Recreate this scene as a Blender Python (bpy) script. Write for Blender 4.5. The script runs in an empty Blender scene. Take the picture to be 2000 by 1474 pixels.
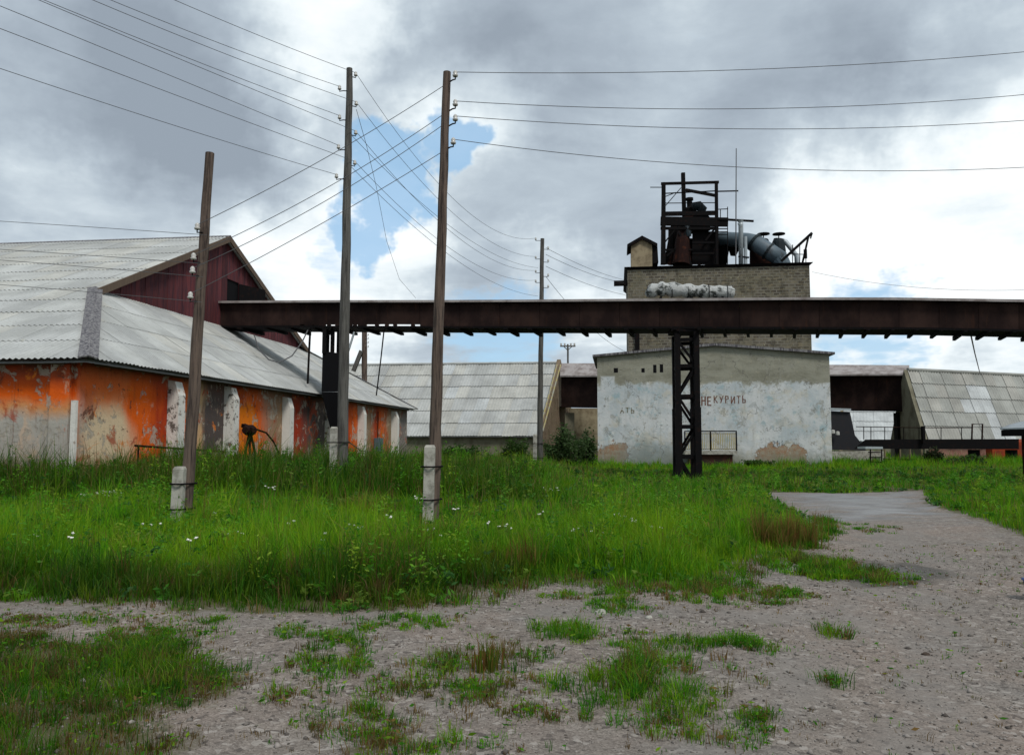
import bpy, math, random
import numpy as np
from mathutils import Vector, Matrix
R = math.radians
rng = np.random.default_rng(7); random.seed(7)
scene = bpy.context.scene
C = scene.collection
# ------------------------------------------------------------------ camera
F, CX, CY, HZ, CAMH = 1600.0, 1000.0, 737.0, 860.0, 1.6      # photo pixels
PITCH = math.atan((HZ-CY)/F)
cd = bpy.data.cameras.new('camera'); cam = bpy.data.objects.new('camera', cd); C.objects.link(cam)
cam.location = (0, 0, CAMH); cam.rotation_euler = (R(90)+PITCH, 0, 0)
cd.sensor_width = 36; cd.lens = 36*F/2000; cd.clip_start = .05; cd.clip_end = 5000
scene.camera = cam
CAM = Vector((0, 0, CAMH))
FW = Vector((0, math.cos(PITCH), math.sin(PITCH))); UP = Vector((0, -math.sin(PITCH), math.cos(PITCH))); RT = Vector((1, 0, 0))
def ray(px, py): return FW+RT*((px-CX)/F)-UP*((py-CY)/F)
def onplane(px, py, p, n):
    d = ray(px, py); n = Vector(n); return CAM+d*((Vector(p)-CAM).dot(n)/d.dot(n))
def at(px, py, y): return onplane(px, py, (0, y, 0), (0, 1, 0))
def gnd(px, py, z=0): return onplane(px, py, (0, 0, z), (0, 0, 1))
# ------------------------------------------------------------------ light
SUN_EL, SUN_AZ = R(52), R(148)           # azimuth clockwise from +Y (view direction): behind and to the right
scene.view_settings.view_transform = 'Standard'; scene.view_settings.look = 'None'
scene.view_settings.exposure = 0.2; scene.view_settings.gamma = 1.0; scene.view_settings.use_curve_mapping = False
sd = bpy.data.lights.new('sun', 'SUN'); sd.energy = 2.0; sd.angle = R(14); sd.color = (1, .96, .9)
sun = bpy.data.objects.new('sun', sd); C.objects.link(sun)
sun_dir = Vector((math.sin(SUN_AZ)*math.cos(SUN_EL), math.cos(SUN_AZ)*math.cos(SUN_EL), math.sin(SUN_EL)))
sun.rotation_euler = sun_dir.to_track_quat('Z', 'Y').to_euler(); sun.location = (0, 0, 60)

# ------------------------------------------------------------------ node helper
class NT:
    def __init__(s, tree): s.t = tree; s.n = tree.nodes; s.l = tree.links
    def new(s, typ, **kw):
        n = s.n.new(typ)
        for k, v in kw.items(): setattr(n, k, v)
        return n
    def put(s, sock, v):
        if isinstance(v, bpy.types.NodeSocket): s.l.new(v, sock)
        elif v is not None:
            if isinstance(v, (tuple, list)) and len(v) == 3 and sock.type == 'RGBA': v = (*v, 1)
            sock.default_value = v
    def math(s, op, a, b=None, c=None, clamp=False):
        n = s.new('ShaderNodeMath', operation=op, use_clamp=clamp)
        for i, v in enumerate((a, b, c)):
            if v is not None: s.put(n.inputs[i], v)
        return n.outputs[0]
    def vmath(s, op, a, b=None, out=0):
        n = s.new('ShaderNodeVectorMath', operation=op); s.put(n.inputs[0], a)
        if b is not None: s.put(n.inputs['Scale'] if op == 'SCALE' else n.inputs[1], b)
        return n.outputs[out]
    def noise(s, vec, scale, detail=4, rough=.55, dist=0.0, col=False):
        n = s.new('ShaderNodeTexNoise'); s.put(n.inputs['Vector'], vec)
        for k, v in (('Scale', scale), ('Detail', detail), ('Roughness', rough), ('Distortion', dist)): s.put(n.inputs[k], v)
        return n.outputs['Color' if col else 'Fac']
    def voro(s, vec, scale, out='Distance', feature='F1'):
        n = s.new('ShaderNodeTexVoronoi', feature=feature); s.put(n.inputs['Vector'], vec); s.put(n.inputs['Scale'], scale)
        return n.outputs[out]
    def ramp(s, fac, stops, interp='LINEAR'):
        n = s.new('ShaderNodeValToRGB'); cr = n.color_ramp; cr.interpolation = interp
        while len(cr.elements) < len(stops): cr.elements.new(.5)
        for e, (p, c) in zip(cr.elements, stops):
            e.position = p; e.color = (c, c, c, 1) if isinstance(c, (int, float)) else (*c, 1)
        s.put(n.inputs[0], fac); return n.outputs[0]
    def mr(s, v, a, b, c=0.0, d=1.0, smooth=True):
        n = s.new('ShaderNodeMapRange', interpolation_type='SMOOTHSTEP' if smooth else 'LINEAR')
        for i, x in enumerate((v, a, b, c, d)): s.put(n.inputs[i], x)
        return n.outputs[0]
    def mix(s, fac, a, b, mode='MIX'):
        n = s.new('ShaderNodeMix', data_type='RGBA', blend_type=mode)
        s.put(n.inputs[0], fac); s.put(n.inputs[6], a); s.put(n.inputs[7], b); return n.outputs[2]
    def sep(s, vec):
        n = s.new('ShaderNodeSeparateXYZ'); s.put(n.inputs[0], vec); return n.outputs
    def comb(s, x, y, z):
        n = s.new('ShaderNodeCombineXYZ')
        for i, v in enumerate((x, y, z)): s.put(n.inputs[i], v)
        return n.outputs[0]
    def scale(s, vec, sx, sy, sz): return s.vmath('MULTIPLY', vec, (sx, sy, sz))
    def obj(s): return s.new('ShaderNodeTexCoord').outputs['Object']
    def pos(s): return s.new('ShaderNodeNewGeometry').outputs['Position']
    def attr(s, name, out='Fac'): return s.new('ShaderNodeAttribute', attribute_name=name).outputs[out]
    def rnd(s): return s.new('ShaderNodeObjectInfo').outputs['Random']
MATS = {}
def mat(name, fn):
    m = bpy.data.materials.new(name); m.use_nodes = True; nt = NT(m.node_tree); b = m.node_tree.nodes['Principled BSDF']
    r = fn(nt); nt.put(b.inputs['Base Color'], r['c']); nt.put(b.inputs['Roughness'], r.get('r', .8))
    nt.put(b.inputs['Specular IOR Level'], r.get('s', .3)); nt.put(b.inputs['Metallic'], r.get('m', 0.0))
    if 'b' in r:
        bn = nt.new('ShaderNodeBump'); nt.put(bn.inputs['Height'], r['b']); bn.inputs['Strength'].default_value = r.get('bs', .4)
        bn.inputs['Distance'].default_value = r.get('bd', .02); nt.l.new(bn.outputs[0], b.inputs['Normal'])
    if 'alpha' in r: nt.put(b.inputs['Alpha'], r['alpha'])
    MATS[name] = m; return m

# ------------------------------------------------------------------ world: daylight sky with broken cloud
w = bpy.data.worlds.new('World'); scene.world = w; w.use_nodes = True
nt = NT(w.node_tree); bg = w.node_tree.nodes['Background']
sky = nt.new('ShaderNodeTexSky', sky_type='NISHITA', sun_disc=False, sun_elevation=SUN_EL, sun_rotation=SUN_AZ)
dirv = nt.new('ShaderNodeTexCoord').outputs['Generated']
dz = nt.sep(dirv)[2]
den = nt.math('ADD', nt.math('MAXIMUM', dz, 0.0), .16)
dcomp = nt.sep(dirv)
pv = nt.comb(nt.math('DIVIDE', dcomp[0], den), nt.math('DIVIDE', dcomp[1], den), nt.math('MULTIPLY', dz, 1.2))
n_big = nt.noise(pv, .85, 3, .5, .5)
n_mid = nt.noise(nt.vmath('ADD', pv, (3.1, 7.7, .4)), 1.9, 7, .58, .35)
n_fine = nt.noise(nt.vmath('ADD', pv, (9.1, 2.7, 1.4)), 4.6, 6, .6, .25)
def blob(px, py, rad, k):
    d = ray(px, py).normalized()
    wob = nt.vmath('ADD', dirv, nt.vmath('SCALE', nt.vmath('SUBTRACT', nt.noise(dirv, 4, 6, .62, col=True), (.5, .5, .5)), .34))
    dt = nt.vmath('DOT_PRODUCT', nt.vmath('NORMALIZE', wob), tuple(d), out=1)
    return nt.math('MULTIPLY', nt.mr(dt, math.cos(R(rad)), 1.0), k)
v = nt.math('ADD', nt.math('MULTIPLY', n_big, .40), nt.math('ADD', nt.math('MULTIPLY', n_mid, .66), nt.math('MULTIPLY', n_fine, .26)))
for bl in ((1880, 420, 15, .34), (1990, 200, 8, .12), (690, 540, 9, .34), (630, 90, 7, .26), (1130, 620, 6, .18), (960, 250, 6, .24), (1550, 100, 10, -.2), (1080, 90, 9, -.2),
           (1150, 350, 8, -.08), (230, 330, 15, -.06), (1750, 640, 7, .15), (80, 150, 9, -.02), (420, 420, 6, .10), (1700, 300, 7, .1), (130, 400, 5, .1), (900, 90, 6, -.08), (330, 100, 11, -.22), (60, 60, 10, -.14), (480, 260, 6, -.08), (1830, 90, 9, -.22), (1960, 110, 7, -.12), (1420, 420, 7, -.08)):
    v = nt.math('ADD', v, blob(*bl))
v = nt.math('MULTIPLY', v, .78)
cloud = nt.ramp(v, [(.26, (.275, .325, .385)), (.38, (.35, .41, .475)), (.49, (.435, .505, .57)), (.59, (.555, .63, .685)), (.68, (.74, .81, .845)), (.80, (.93, .96, .97))])
hole = None
for bl in ((800, 390, 4.2, 1.1), (925, 330, 3.8, 1.1), (950, 690, 5.0, .75), (1720, 680, 5, .8), (1500, 560, 4, .3), (720, 460, 3, .5)):
    b_ = blob(*bl); hole = b_ if hole is None else nt.math('MAXIMUM', hole, b_)
hole = nt.math('ADD', nt.mr(nt.math('ADD', hole, nt.math('MULTIPLY', nt.math('SUBTRACT', n_fine, .5), 1.3)), .22, .85), nt.mr(n_mid, .33, .22, 0, .6), clamp=True)
cl10 = nt.vmath('SCALE', cloud, 10.0)
blue = nt.mix(.55, nt.vmath('SCALE', sky.outputs[0], 1.0), (3.4, 6.3, 9.2))
col = nt.mix(nt.math('MULTIPLY', hole, .85), cl10, blue)
nt.put(bg.inputs[0], col); bg.inputs[1].default_value = .1

# ------------------------------------------------------------------ mesh helper
def rootof(o):
    while o.parent: o = o.parent
    return o
ROOTM = {}
class MB:
    def __init__(s): s.v = []; s.f = []
    def quad(s, *p): s.poly(*p)
    def poly(s, *p):
        b = len(s.v); s.v += [Vector(q) for q in p]; s.f.append(tuple(range(b, b+len(p)))); return s
    def hexa(s, p):      # 8 points: bottom 4 ccw, top 4
        b = len(s.v); s.v += [Vector(q) for q in p]
        for f in ((3, 2, 1, 0), (4, 5, 6, 7), (0, 1, 5, 4), (1, 2, 6, 5), (2, 3, 7, 6), (3, 0, 4, 7)): s.f.append(tuple(b+i for i in f))
        return s
    def box(s, x0, x1, y0, y1, z0, z1):
        return s.hexa([(x0, y0, z0), (x1, y0, z0), (x1, y1, z0), (x0, y1, z0), (x0, y0, z1), (x1, y0, z1), (x1, y1, z1), (x0, y1, z1)])
    def beam(s, a, b, w, h=None, up=(0, 0, 1)):
        a, b = Vector(a), Vector(b); h = h or w; d = (b-a).normalized(); up = Vector(up)
        if abs(d.dot(up)) > .98: up = Vector((0, 1, 0))
        x = d.cross(up).normalized()*w/2; z = x.cross(d).normalized()*h/2
        return s.hexa([a-x-z, b-x-z, b+x-z, a+x-z, a-x+z, b-x+z, b+x+z, a+x+z])
    def prism(s, pts, off):      # polygon + extrusion vector
        pts = [Vector(p) for p in pts]; off = Vector(off); n = len(pts); b = len(s.v)
        s.v += pts+[p+off for p in pts]; s.f.append(tuple(b+i for i in reversed(range(n)))); s.f.append(tuple(b+n+i for i in range(n)))
        for i in range(n): j = (i+1) % n; s.f.append((b+i, b+j, b+n+j, b+n+i))
        return s
    def tube(s, pts, r, seg=8, caps=True):
        pts = [Vector(p) for p in pts]; n = len(pts); b = len(s.v); rs = r if isinstance(r, (list, tuple)) else [r]*n; x = None
        for i, p in enumerate(pts):
            d = (pts[min(i+1, n-1)]-pts[max(i-1, 0)]).normalized()
            if x is None: x = d.cross(Vector((0, 0, 1)) if abs(d.z) < .9 else Vector((0, 1, 0))).normalized()
            else: x = (x-d*x.dot(d)).normalized()
            y = d.cross(x)
            for k in range(seg):
                a = 2*math.pi*k/seg; s.v.append(p+(x*math.cos(a)+y*math.sin(a))*rs[i])
        for i in range(n-1):
            for k in range(seg):
                k2 = (k+1) % seg; s.f.append((b+i*seg+k, b+i*seg+k2, b+(i+1)*seg+k2, b+(i+1)*seg+k))
        if caps: s.f.append(tuple(b+k for k in reversed(range(seg)))); s.f.append(tuple(b+(n-1)*seg+k for k in range(seg)))
        return s
    def lathe(s, c, prof, seg=12):
        c = Vector(c); return s.tube([c+Vector((0, 0, z)) for z, r in prof], [r for z, r in prof], seg)
    def mesh(s, name, m, smooth=False, inv=None):
        me = bpy.data.meshes.new(name); vs = [inv@q for q in s.v] if inv is not None else s.v
        me.from_pydata([tuple(q) for q in vs], [], s.f); me.update()
        if m: me.materials.append(m)
        if smooth: me.polygons.foreach_set('use_smooth', [True]*len(me.polygons)); 
        return me
    def build(s, name, m, parent=None, smooth=False, local=False, angle=None):
        inv = None
        if parent is not None and not local: inv = ROOTM[rootof(parent).name].inverted()
        o = bpy.data.objects.new(name, s.mesh(name, m, smooth, inv)); C.objects.link(o)
        if parent is not None: o.parent = parent
        return o
def tag(o, label=None, cat=None, group=None, kind=None):
    for k, v_ in (('label', label), ('category', cat), ('group', group), ('kind', kind)):
        if v_: o[k] = v_
    return o
def thing(name, label, cat, loc=(0, 0, 0), mtx=None, group=None):
    o = bpy.data.objects.new(name, None); C.objects.link(o); o.empty_display_size = .2
    M = mtx if mtx is not None else Matrix.Translation(Vector(loc)); o.matrix_world = M; o.location = M.to_translation(); o.rotation_euler = M.to_euler()
    ROOTM[o.name] = M.copy(); return tag(o, label, cat, group)
def solo(name, mb, m, label, cat, loc, group=None, smooth=False, kind=None):
    """a thing that is one mesh, origin at its base"""
    M = Matrix.Translation(Vector(loc)); o = bpy.data.objects.new(name, mb.mesh(name, m, smooth, M.inverted())); C.objects.link(o)
    o.location = loc; return tag(o, label, cat, group, kind)

# ------------------------------------------------------------------ materials
def rust(nt, vec, base, r1=(.12, .045, .02), amt=.5, sc=3):
    return nt.mix(nt.mr(nt.noise(vec, sc, 6, .65), .52, .72, 0, amt), base, r1)
def m_slate(base, seed):
    def fn(nt):
        o = nt.obj(); p = nt.pos(); v2 = nt.vmath('ADD', o, (seed, seed*2, 0))
        c = nt.mix(nt.mr(nt.noise(p, .5, 6, .65), .35, .7), tuple(b*.80 for b in base), tuple(min(1, b*1.10) for b in base))
        c = nt.mix(nt.mr(nt.noise(nt.scale(v2, 7, .7, 7), 1.2, 5, .65), .52, .78, 0, .35), c, (.16, .155, .14))
        c = nt.mix(nt.mr(nt.noise(p, 9, 5, .7), .6, .72, 0, .5), c, (.10, .10, .085))
        c = nt.mix(nt.mr(nt.noise(p, 2.2, 5, .7), .62, .75, 0, .35), c, (.26, .24, .12))
        t = nt.mr(nt.rnd(), 0, 1, .93, 1.05, smooth=False)
        c = nt.vmath('SCALE', c, t)
        return dict(c=c, r=.9, s=.15, b=nt.noise(p, 40, 4, .7), bs=.25, bd=.01)
    return fn
SLATE = [mat('slate_a', m_slate((.42, .43, .415), 1)), mat('slate_b', m_slate((.40, .41, .40), 5)), mat('slate_c', m_slate((.435, .435, .405), 9))]
SLATE_NEW = mat('slate_pale', m_slate((.455, .475, .475), 13))
SLATE_G = [mat('slate_g%d' % i, m_slate(c, 20+i)) for i, c in enumerate(((.335, .34, .315), (.32, .325, .30), (.35, .345, .315)))]
mat('wood_pole', lambda nt: (lambda p: dict(c=nt.mix(nt.mr(nt.noise(nt.scale(p, 22, 22, 1.2), 1, 6, .7), .4, .68), (.135, .10, .08), (.032, .025, .023)), r=.9, s=.15,
    b=nt.noise(nt.scale(p, 40, 40, 1.5), 1, 5, .7), bs=.8, bd=.02))(nt.pos()))
mat('wood_grey', lambda nt: (lambda p: dict(c=nt.mix(nt.mr(nt.noise(nt.scale(p, 22, 22, 1.2), 1, 6, .7), .4, .68), (.12, .115, .105), (.04, .038, .035)), r=.9, s=.15,
    b=nt.noise(nt.scale(p, 40, 40, 1.5), 1, 5, .7), bs=.8, bd=.02))(nt.pos()))
mat('concrete', lambda nt: (lambda p: dict(c=nt.mix(nt.mr(nt.noise(p, 6, 6, .65), .4, .68), (.40, .385, .34), (.21, .20, .17)), r=.92, s=.2, b=nt.noise(p, 60, 4, .7), bs=.4))(nt.pos()))
mat('steel_dark', lambda nt: (lambda p: dict(c=rust(nt, p, (.0055, .005, .0055), (.022, .010, .007), .7, 5), r=.8, s=.08))(nt.pos()))
mat('steel_mid', lambda nt: (lambda p: dict(c=rust(nt, p, (.022, .022, .026), (.04, .028, .024), .7, 3), r=.8, s=.15))(nt.pos()))
mat('steel_rust', lambda nt: (lambda p: dict(c=rust(nt, p, (.016, .007, .006), (.06, .020, .011), .8, 3), r=.9, s=.1))(nt.pos()))
mat('steel_teal', lambda nt: (lambda p: dict(c=rust(nt, p, (.012, .02, .024), (.02, .011, .009), .8, 2.2), r=.7, s=.2))(nt.pos()))
mat('duct_grey', lambda nt: (lambda p: dict(c=rust(nt, nt.scale(p, 1, 1, .5), (.085, .12, .145), (.04, .032, .03), .7, 2.0), r=.55, s=.4))(nt.pos()))
mat('galv', lambda nt: (lambda p: dict(c=rust(nt, p, (.36, .40, .42), (.16, .12, .09), .5, 4), r=.5, s=.5, m=.3))(nt.pos()))
mat('gallery', lambda nt: (lambda p: dict(c=nt.mix(nt.mr(nt.noise(nt.scale(p, 3.5, 3.5, .45), 1.3, 6, .7), .56, .72, 0, .6), nt.vmath('SCALE', nt.mix(nt.mr(nt.noise(nt.scale(p, 1.1, 1.1, .8), 1, 5, .6), .38, .7), (.013, .0075, .007), (.030, .017, .014)), nt.mr(nt.rnd(), 0, 1, .7, 1.35, False)), (.045, .02, .012)), r=.85, s=.08,
    b=nt.noise(nt.scale(p, 3, 3, 1), 1, 3), bs=.3, bd=.05))(nt.pos()))
mat('gallery_roof', lambda nt: (lambda p: dict(c=nt.mix(nt.mr(nt.noise(p, 1.5, 6, .65), .4, .65), (.34, .31, .30), (.20, .17, .16)), r=.8, s=.25))(nt.pos()))
mat('plank_maroon', lambda nt: (lambda p: dict(c=nt.vmath('SCALE', nt.mix(nt.mr(nt.noise(nt.scale(p, 5, 5, .8), 1.5, 6, .7), .36, .68), (.115, .028, .030), (.05, .020, .028)), nt.mr(nt.rnd(), 0, 1, .7, 1.25, False)),
    r=.85, s=.2, b=nt.noise(nt.scale(p, 30, 30, 2), 1, 4), bs=.5))(nt.pos()))
mat('board_brown', lambda nt: (lambda p: dict(c=nt.mix(nt.noise(nt.scale(p, 9, 9, 2), 1, 5, .7), (.16, .115, .08), (.07, .05, .04)), r=.9, s=.2))(nt.pos()))
mat('cap_metal', lambda nt: (lambda o: dict(c=nt.mix(nt.mr(nt.noise(nt.scale(o, 14, 14, 1), 1, 5, .7), .42, .58), (.21, .205, .205), (.065, .06, .07)), r=.8, s=.2))(nt.obj()))
mat('black', lambda nt: dict(c=(.006, .006, .007), r=.9, s=.1))
mat('ceramic', lambda nt: dict(c=(.46, .45, .42), r=.25, s=.5))
mat('wire', lambda nt: dict(c=(.09, .09, .095), r=.6, s=.3))
mat('flower', lambda nt: dict(c=(.75, .74, .66), r=.9, s=.1))
mat('blue_paint', lambda nt: dict(c=(.02, .05, .22), r=.4, s=.5))
mat('stone', lambda nt: dict(c=nt.mix(nt.attr('col', 'Fac'), (.07, .06, .052), (.30, .27, .245)), r=.9, s=.2))
# weathered walls of the near warehouse: limewash with rusty orange runs (coordinates: x along the end wall, y along the front, z up)
def m_orange(nt):
    o = nt.obj(); x, y, z = nt.sep(o)
    wob = nt.math('MULTIPLY', nt.math('SUBTRACT', nt.noise(nt.scale(o, 1.2, 1.2, .45), 1, 5, .6), .5), 2.6)
    s = nt.math('ADD', x, wob)
    pale, cream, orange, red = (.46, .425, .37), (.60, .38, .20), (.72, .112, .008), (.37, .036, .010)
    grey, dark, pink, tan = (.22, .19, .175), (.085, .068, .062), (.38, .20, .13), (.27, .185, .11)
    k = [(0, pale), (.6, pink), (1.1, cream), (2.4, cream), (3.0, orange), (3.8, orange), (4.5, red), (5.6, orange), (6.6, cream), (7.2, dark), (9.0, dark),
         (9.6, orange), (11.3, orange), (12.2, pink), (13.4, tan), (14.6, dark), (15.6, red), (16.6, dark), (20.5, dark), (21.6, red), (23.4, orange), (24.8, pink),
         (26.0, tan), (27.4, red), (28.6, orange), (30.2, tan), (32.5, grey), (35, grey)]
    ends = None
    # a ramp takes 32 stops at most
    side = nt.ramp(nt.math('DIVIDE', s, 35.0), [(a/35, c) for a, c in k])
    # warmer to the top, paler towards the foot in the first bays
    zz = nt.math('ADD', z, nt.math('MULTIPLY', wob, .35))
    first = nt.mr(x, 5.2, 2.0)
    side = nt.mix(nt.math('MULTIPLY', nt.mr(zz, 1.9, 3.1), nt.math('MULTIPLY', first, .9)), side, orange)
    e1_ = nt.math('ADD', nt.math('POWER', nt.math('DIVIDE', nt.math('SUBTRACT', x, 1.9), 1.35), 2.0), nt.math('POWER', nt.math('DIVIDE', nt.math('SUBTRACT', z, 1.5), 1.15), 2.0))
    e1_ = nt.math('ADD', e1_, nt.math('MULTIPLY', wob, .35)); side = nt.mix(nt.mr(e1_, 1.25, .35, 0, .9), side, (.66, .52, .34))
    e2_ = nt.math('ADD', nt.math('POWER', nt.math('DIVIDE', nt.math('SUBTRACT', x, 10.3), 1.1), 2.0), nt.math('POWER', nt.math('DIVIDE', nt.math('SUBTRACT', z, 2.1), 1.0), 2.0))
    side = nt.mix(nt.mr(nt.math('ADD', e2_, nt.math('MULTIPLY', wob, .4)), 1.2, .5, 0, .9), side, (.78, .20, .008))
    front = nt.ramp(nt.math('DIVIDE', zz, 4.0), [(.0, (.20, .10, .06)), (.2, (.24, .15, .10)), (.30, (.36, .33, .29)), (.54, (.40, .375, .33)), (.62, (.58, .27, .11)), (.70, orange), (.82, (.46, .065, .012)), (.92, (.14, .032, .016))])  # dark red near the top, its darkest stop painted-in eave shade
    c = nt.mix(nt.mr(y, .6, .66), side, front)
    c = nt.mix(nt.mr(z, 2.9, 3.7, 0, .55), c, (.13, .055, .035))  # shade under the eaves, painted into the tops of the walls
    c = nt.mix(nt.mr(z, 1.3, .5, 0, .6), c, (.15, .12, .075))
    c = nt.mix(nt.mr(nt.noise(nt.vmath('ADD', o, (2, 5, 1)), .75, 7, .68, .6), .58, .68, 0, .7), c, (.56, .40, .28))
    c = nt.mix(nt.mr(nt.noise(nt.vmath('ADD', o, (8, 1, 4)), .9, 7, .68, .6), .55, .63, 0, .8), c, (.34, .055, .018))
    c = nt.mix(nt.mr(nt.noise(nt.vmath('ADD', o, (1, 9, 7)), 1.1, 7, .7, .4), .60, .66, 0, .8), c, (.70, .19, .02))
    st = nt.noise(nt.scale(o, 3.5, 3.5, .5), 1.2, 7, .7)
    c = nt.mix(nt.mr(st, .56, .78, 0, .5), c, (.20, .06, .03))
    c = nt.mix(nt.mr(nt.noise(nt.scale(o, 3, 3, 1.3), 1.3, 6, .7), .61, .70, 0, .75), c, (.50, .42, .33))
    c = nt.mix(nt.mr(nt.noise(o, 4.5, 6, .7), .67, .71, 0, .85), c, (.10, .085, .07))
    fl1 = nt.mr(nt.noise(nt.vmath('ADD', o, (17, 3, 5)), 1.5, 8, .75, .3), .565, .585, smooth=False); c = nt.mix(nt.math('MULTIPLY', fl1, .8), c, nt.mix(nt.noise(o, 6, 5, .7), (.50, .45, .37), (.30, .26, .21)))
    fl2 = nt.mr(nt.noise(nt.vmath('ADD', o, (7, 13, 2)), 2.2, 8, .78, .3), .61, .625, smooth=False); c = nt.mix(nt.math('MULTIPLY', fl2, .85), c, nt.mix(nt.noise(o, 9, 5, .7), (.17, .06, .035), (.09, .06, .045)))
    dr_ = nt.noise(nt.scale(nt.vmath('ADD', o, (3, 3, 0)), 9, 9, .5), 1.0, 6, .7); c = nt.mix(nt.mr(dr_, .57, .72, 0, .55), c, (.13, .035, .02))
    h_ = nt.math('SUBTRACT', nt.noise(o, 12, 6, .7), nt.math('MULTIPLY', nt.math('ADD', fl1, fl2), .6))
    return dict(c=c, r=.92, s=.15, b=h_, bs=.7, bd=.03)
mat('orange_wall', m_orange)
def m_white_peel(nt):
    o = nt.obj()
    c = nt.mix(nt.mr(nt.noise(o, 3.2, 6, .7), .54, .60), (.66, .64, .59), (.13, .115, .10))
    c = nt.mix(nt.mr(nt.noise(nt.scale(o, 1, 1, .6), 6, 5, .7), .58, .66, 0, .7), c, (.40, .20, .10))
    return dict(c=c, r=.9, s=.2, b=nt.noise(o, 9, 5, .7), bs=.6, bd=.04)
mat('white_peel', m_white_peel)
mat('white_lime', lambda nt: (lambda o: dict(c=nt.mix(nt.mr(nt.noise(o, 2.5, 6, .7), .60, .68, 0, .8), (.66, .64, .59), (.30, .24, .18)), r=.9, s=.2, b=nt.noise(o, 9, 5, .7), bs=.6, bd=.04))(nt.obj()))
# painted workshop facade (x across, z up)
def m_white_wall(nt):
    o = nt.obj(); x, y, z = nt.sep(o)
    wob = nt.math('SUBTRACT', nt.noise(nt.scale(o, 1, 1, 1), .9, 6, .65), .5)
    c = nt.mix(nt.mr(nt.noise(o, .55, 5, .6), .40, .62), (.565, .58, .58), (.43, .475, .495))
    c = nt.mix(nt.mr(nt.noise(nt.vmath('ADD', o, (4, 0, 9)), .8, 5, .65), .50, .64, 0, .75), c, (.50, .475, .40))
    c = nt.mix(nt.mr(nt.noise(nt.vmath('ADD', o, (14, 0, 2)), 1.0, 6, .7), .54, .64, 0, .75), c, (.27, .385, .42))
    c = nt.mix(nt.mr(nt.noise(nt.vmath('ADD', o, (31, 0, 12)), 1.6, 7, .72, .5), .53, .63, 0, .7), c, (.36, .385, .38))
    c = nt.mix(nt.mr(nt.noise(nt.scale(nt.vmath('ADD', o, (11, 0, 2)), 2.5, 1, .4), .7, 6, .65), .54, .7, 0, .45), c, (.42, .47, .50))
    c = nt.mix(nt.mr(nt.noise(nt.vmath('ADD', o, (21, 0, 3)), .9, 6, .6), .60, .68, 0, .6), c, (.68, .68, .63))
    step = nt.math('ADD', z, nt.math('MULTIPLY', wob, 1.5))
    bare = nt.mr(nt.math('ADD', step, nt.math('MULTIPLY', nt.math('SUBTRACT', nt.noise(o, 5, 6, .7), .5), .7)), 4.9, 5.22)
    tube_ = nt.mr(nt.math('ABSOLUTE', nt.math('SUBTRACT', x, .65)), .34, .5)
    bare = nt.math('MULTIPLY', bare, nt.math('MAXIMUM', tube_, nt.mr(z, 5.5, 5.7)))
    cb = nt.mix(nt.mr(nt.noise(nt.scale(o, .5, 1, 1.4), 1.1, 6, .65), .38, .66), (.285, .28, .225), (.20, .195, .15))
    cb = nt.mix(nt.mr(nt.noise(o, 3, 5, .7), .55, .7, 0, .5), cb, (.36, .33, .24))
    c = nt.mix(bare, c, cb)
    # flaking near the ground: old brick and brown render showing
    def ell(cx, cz, rx, rz):
        a = nt.math('POWER', nt.math('DIVIDE', nt.math('SUBTRACT', x, cx), rx), 2.0); b = nt.math('POWER', nt.math('DIVIDE', nt.math('SUBTRACT', z, cz), rz), 2.0)
        return nt.mr(nt.math('ADD', nt.math('ADD', a, b), nt.math('ADD', nt.math('MULTIPLY', wob, 3.6), nt.math('MULTIPLY', nt.math('SUBTRACT', nt.noise(o, 5, 6, .75), .5), 1.6))), 1.05, .9)
    spot = nt.math('MAXIMUM', ell(1.0, .35, 1.2, 1.15), nt.math('MAXIMUM', ell(10.9, .3, 1.7, 1.0), ell(12.0, .5, .7, .9)))
    cbr = nt.mix(nt.mr(nt.noise(o, 4, 5, .7), .4, .65), (.30, .17, .10), (.33, .29, .22))
    c = nt.mix(spot, c, cbr)
    c = nt.mix(nt.mr(nt.math('ADD', z, nt.math('MULTIPLY', wob, 1.6)), 1.25, .3, 0, .75), c, (.20, .20, .15))
    c = nt.mix(nt.math('MULTIPLY', nt.mr(x, 6.2, 3.5), nt.math('MULTIPLY', nt.mr(x, .8, 2.6), nt.mr(nt.math('ADD', z, nt.math('MULTIPLY', wob, 2)), 1.9, .8, 0, .8))), c, (.20, .23, .22))
    c = nt.mix(nt.mr(nt.noise(nt.scale(o, 4, 1, .35), 1.2, 6, .7), .52, .72, 0, .5), c, (.30, .30, .265))
    c = nt.mix(nt.mr(nt.noise(o, 3.4, 7, .78), .59, .65, 0, .8), c, (.14, .14, .115))
    c = nt.mix(nt.mr(nt.noise(nt.vmath('ADD', o, (5, 5, 5)), 12, 5, .75), .62, .7, 0, .6), c, (.22, .22, .20))
    fl = nt.mr(nt.noise(nt.vmath('ADD', o, (7, 0, 13)), 1.3, 9, .78, .4), .575, .59, smooth=False); c = nt.mix(nt.math('MULTIPLY', fl, .65), c, nt.mix(nt.noise(o, 5, 5, .7), (.36, .35, .30), (.24, .235, .20)))
    ck = nt.new('ShaderNodeTexVoronoi', feature='DISTANCE_TO_EDGE'); nt.put(ck.inputs['Vector'], nt.vmath('ADD', o, nt.vmath('SCALE', nt.noise(o, 1.5, 6, .7, col=True), 1.6))); ck.inputs['Scale'].default_value = .33
    crk = nt.math('MULTIPLY', nt.mr(ck.outputs[0], .010, .003), nt.mr(nt.noise(o, .6, 3), .45, .55)); c = nt.mix(nt.math('MULTIPLY', crk, .8), c, (.10, .095, .085))
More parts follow.
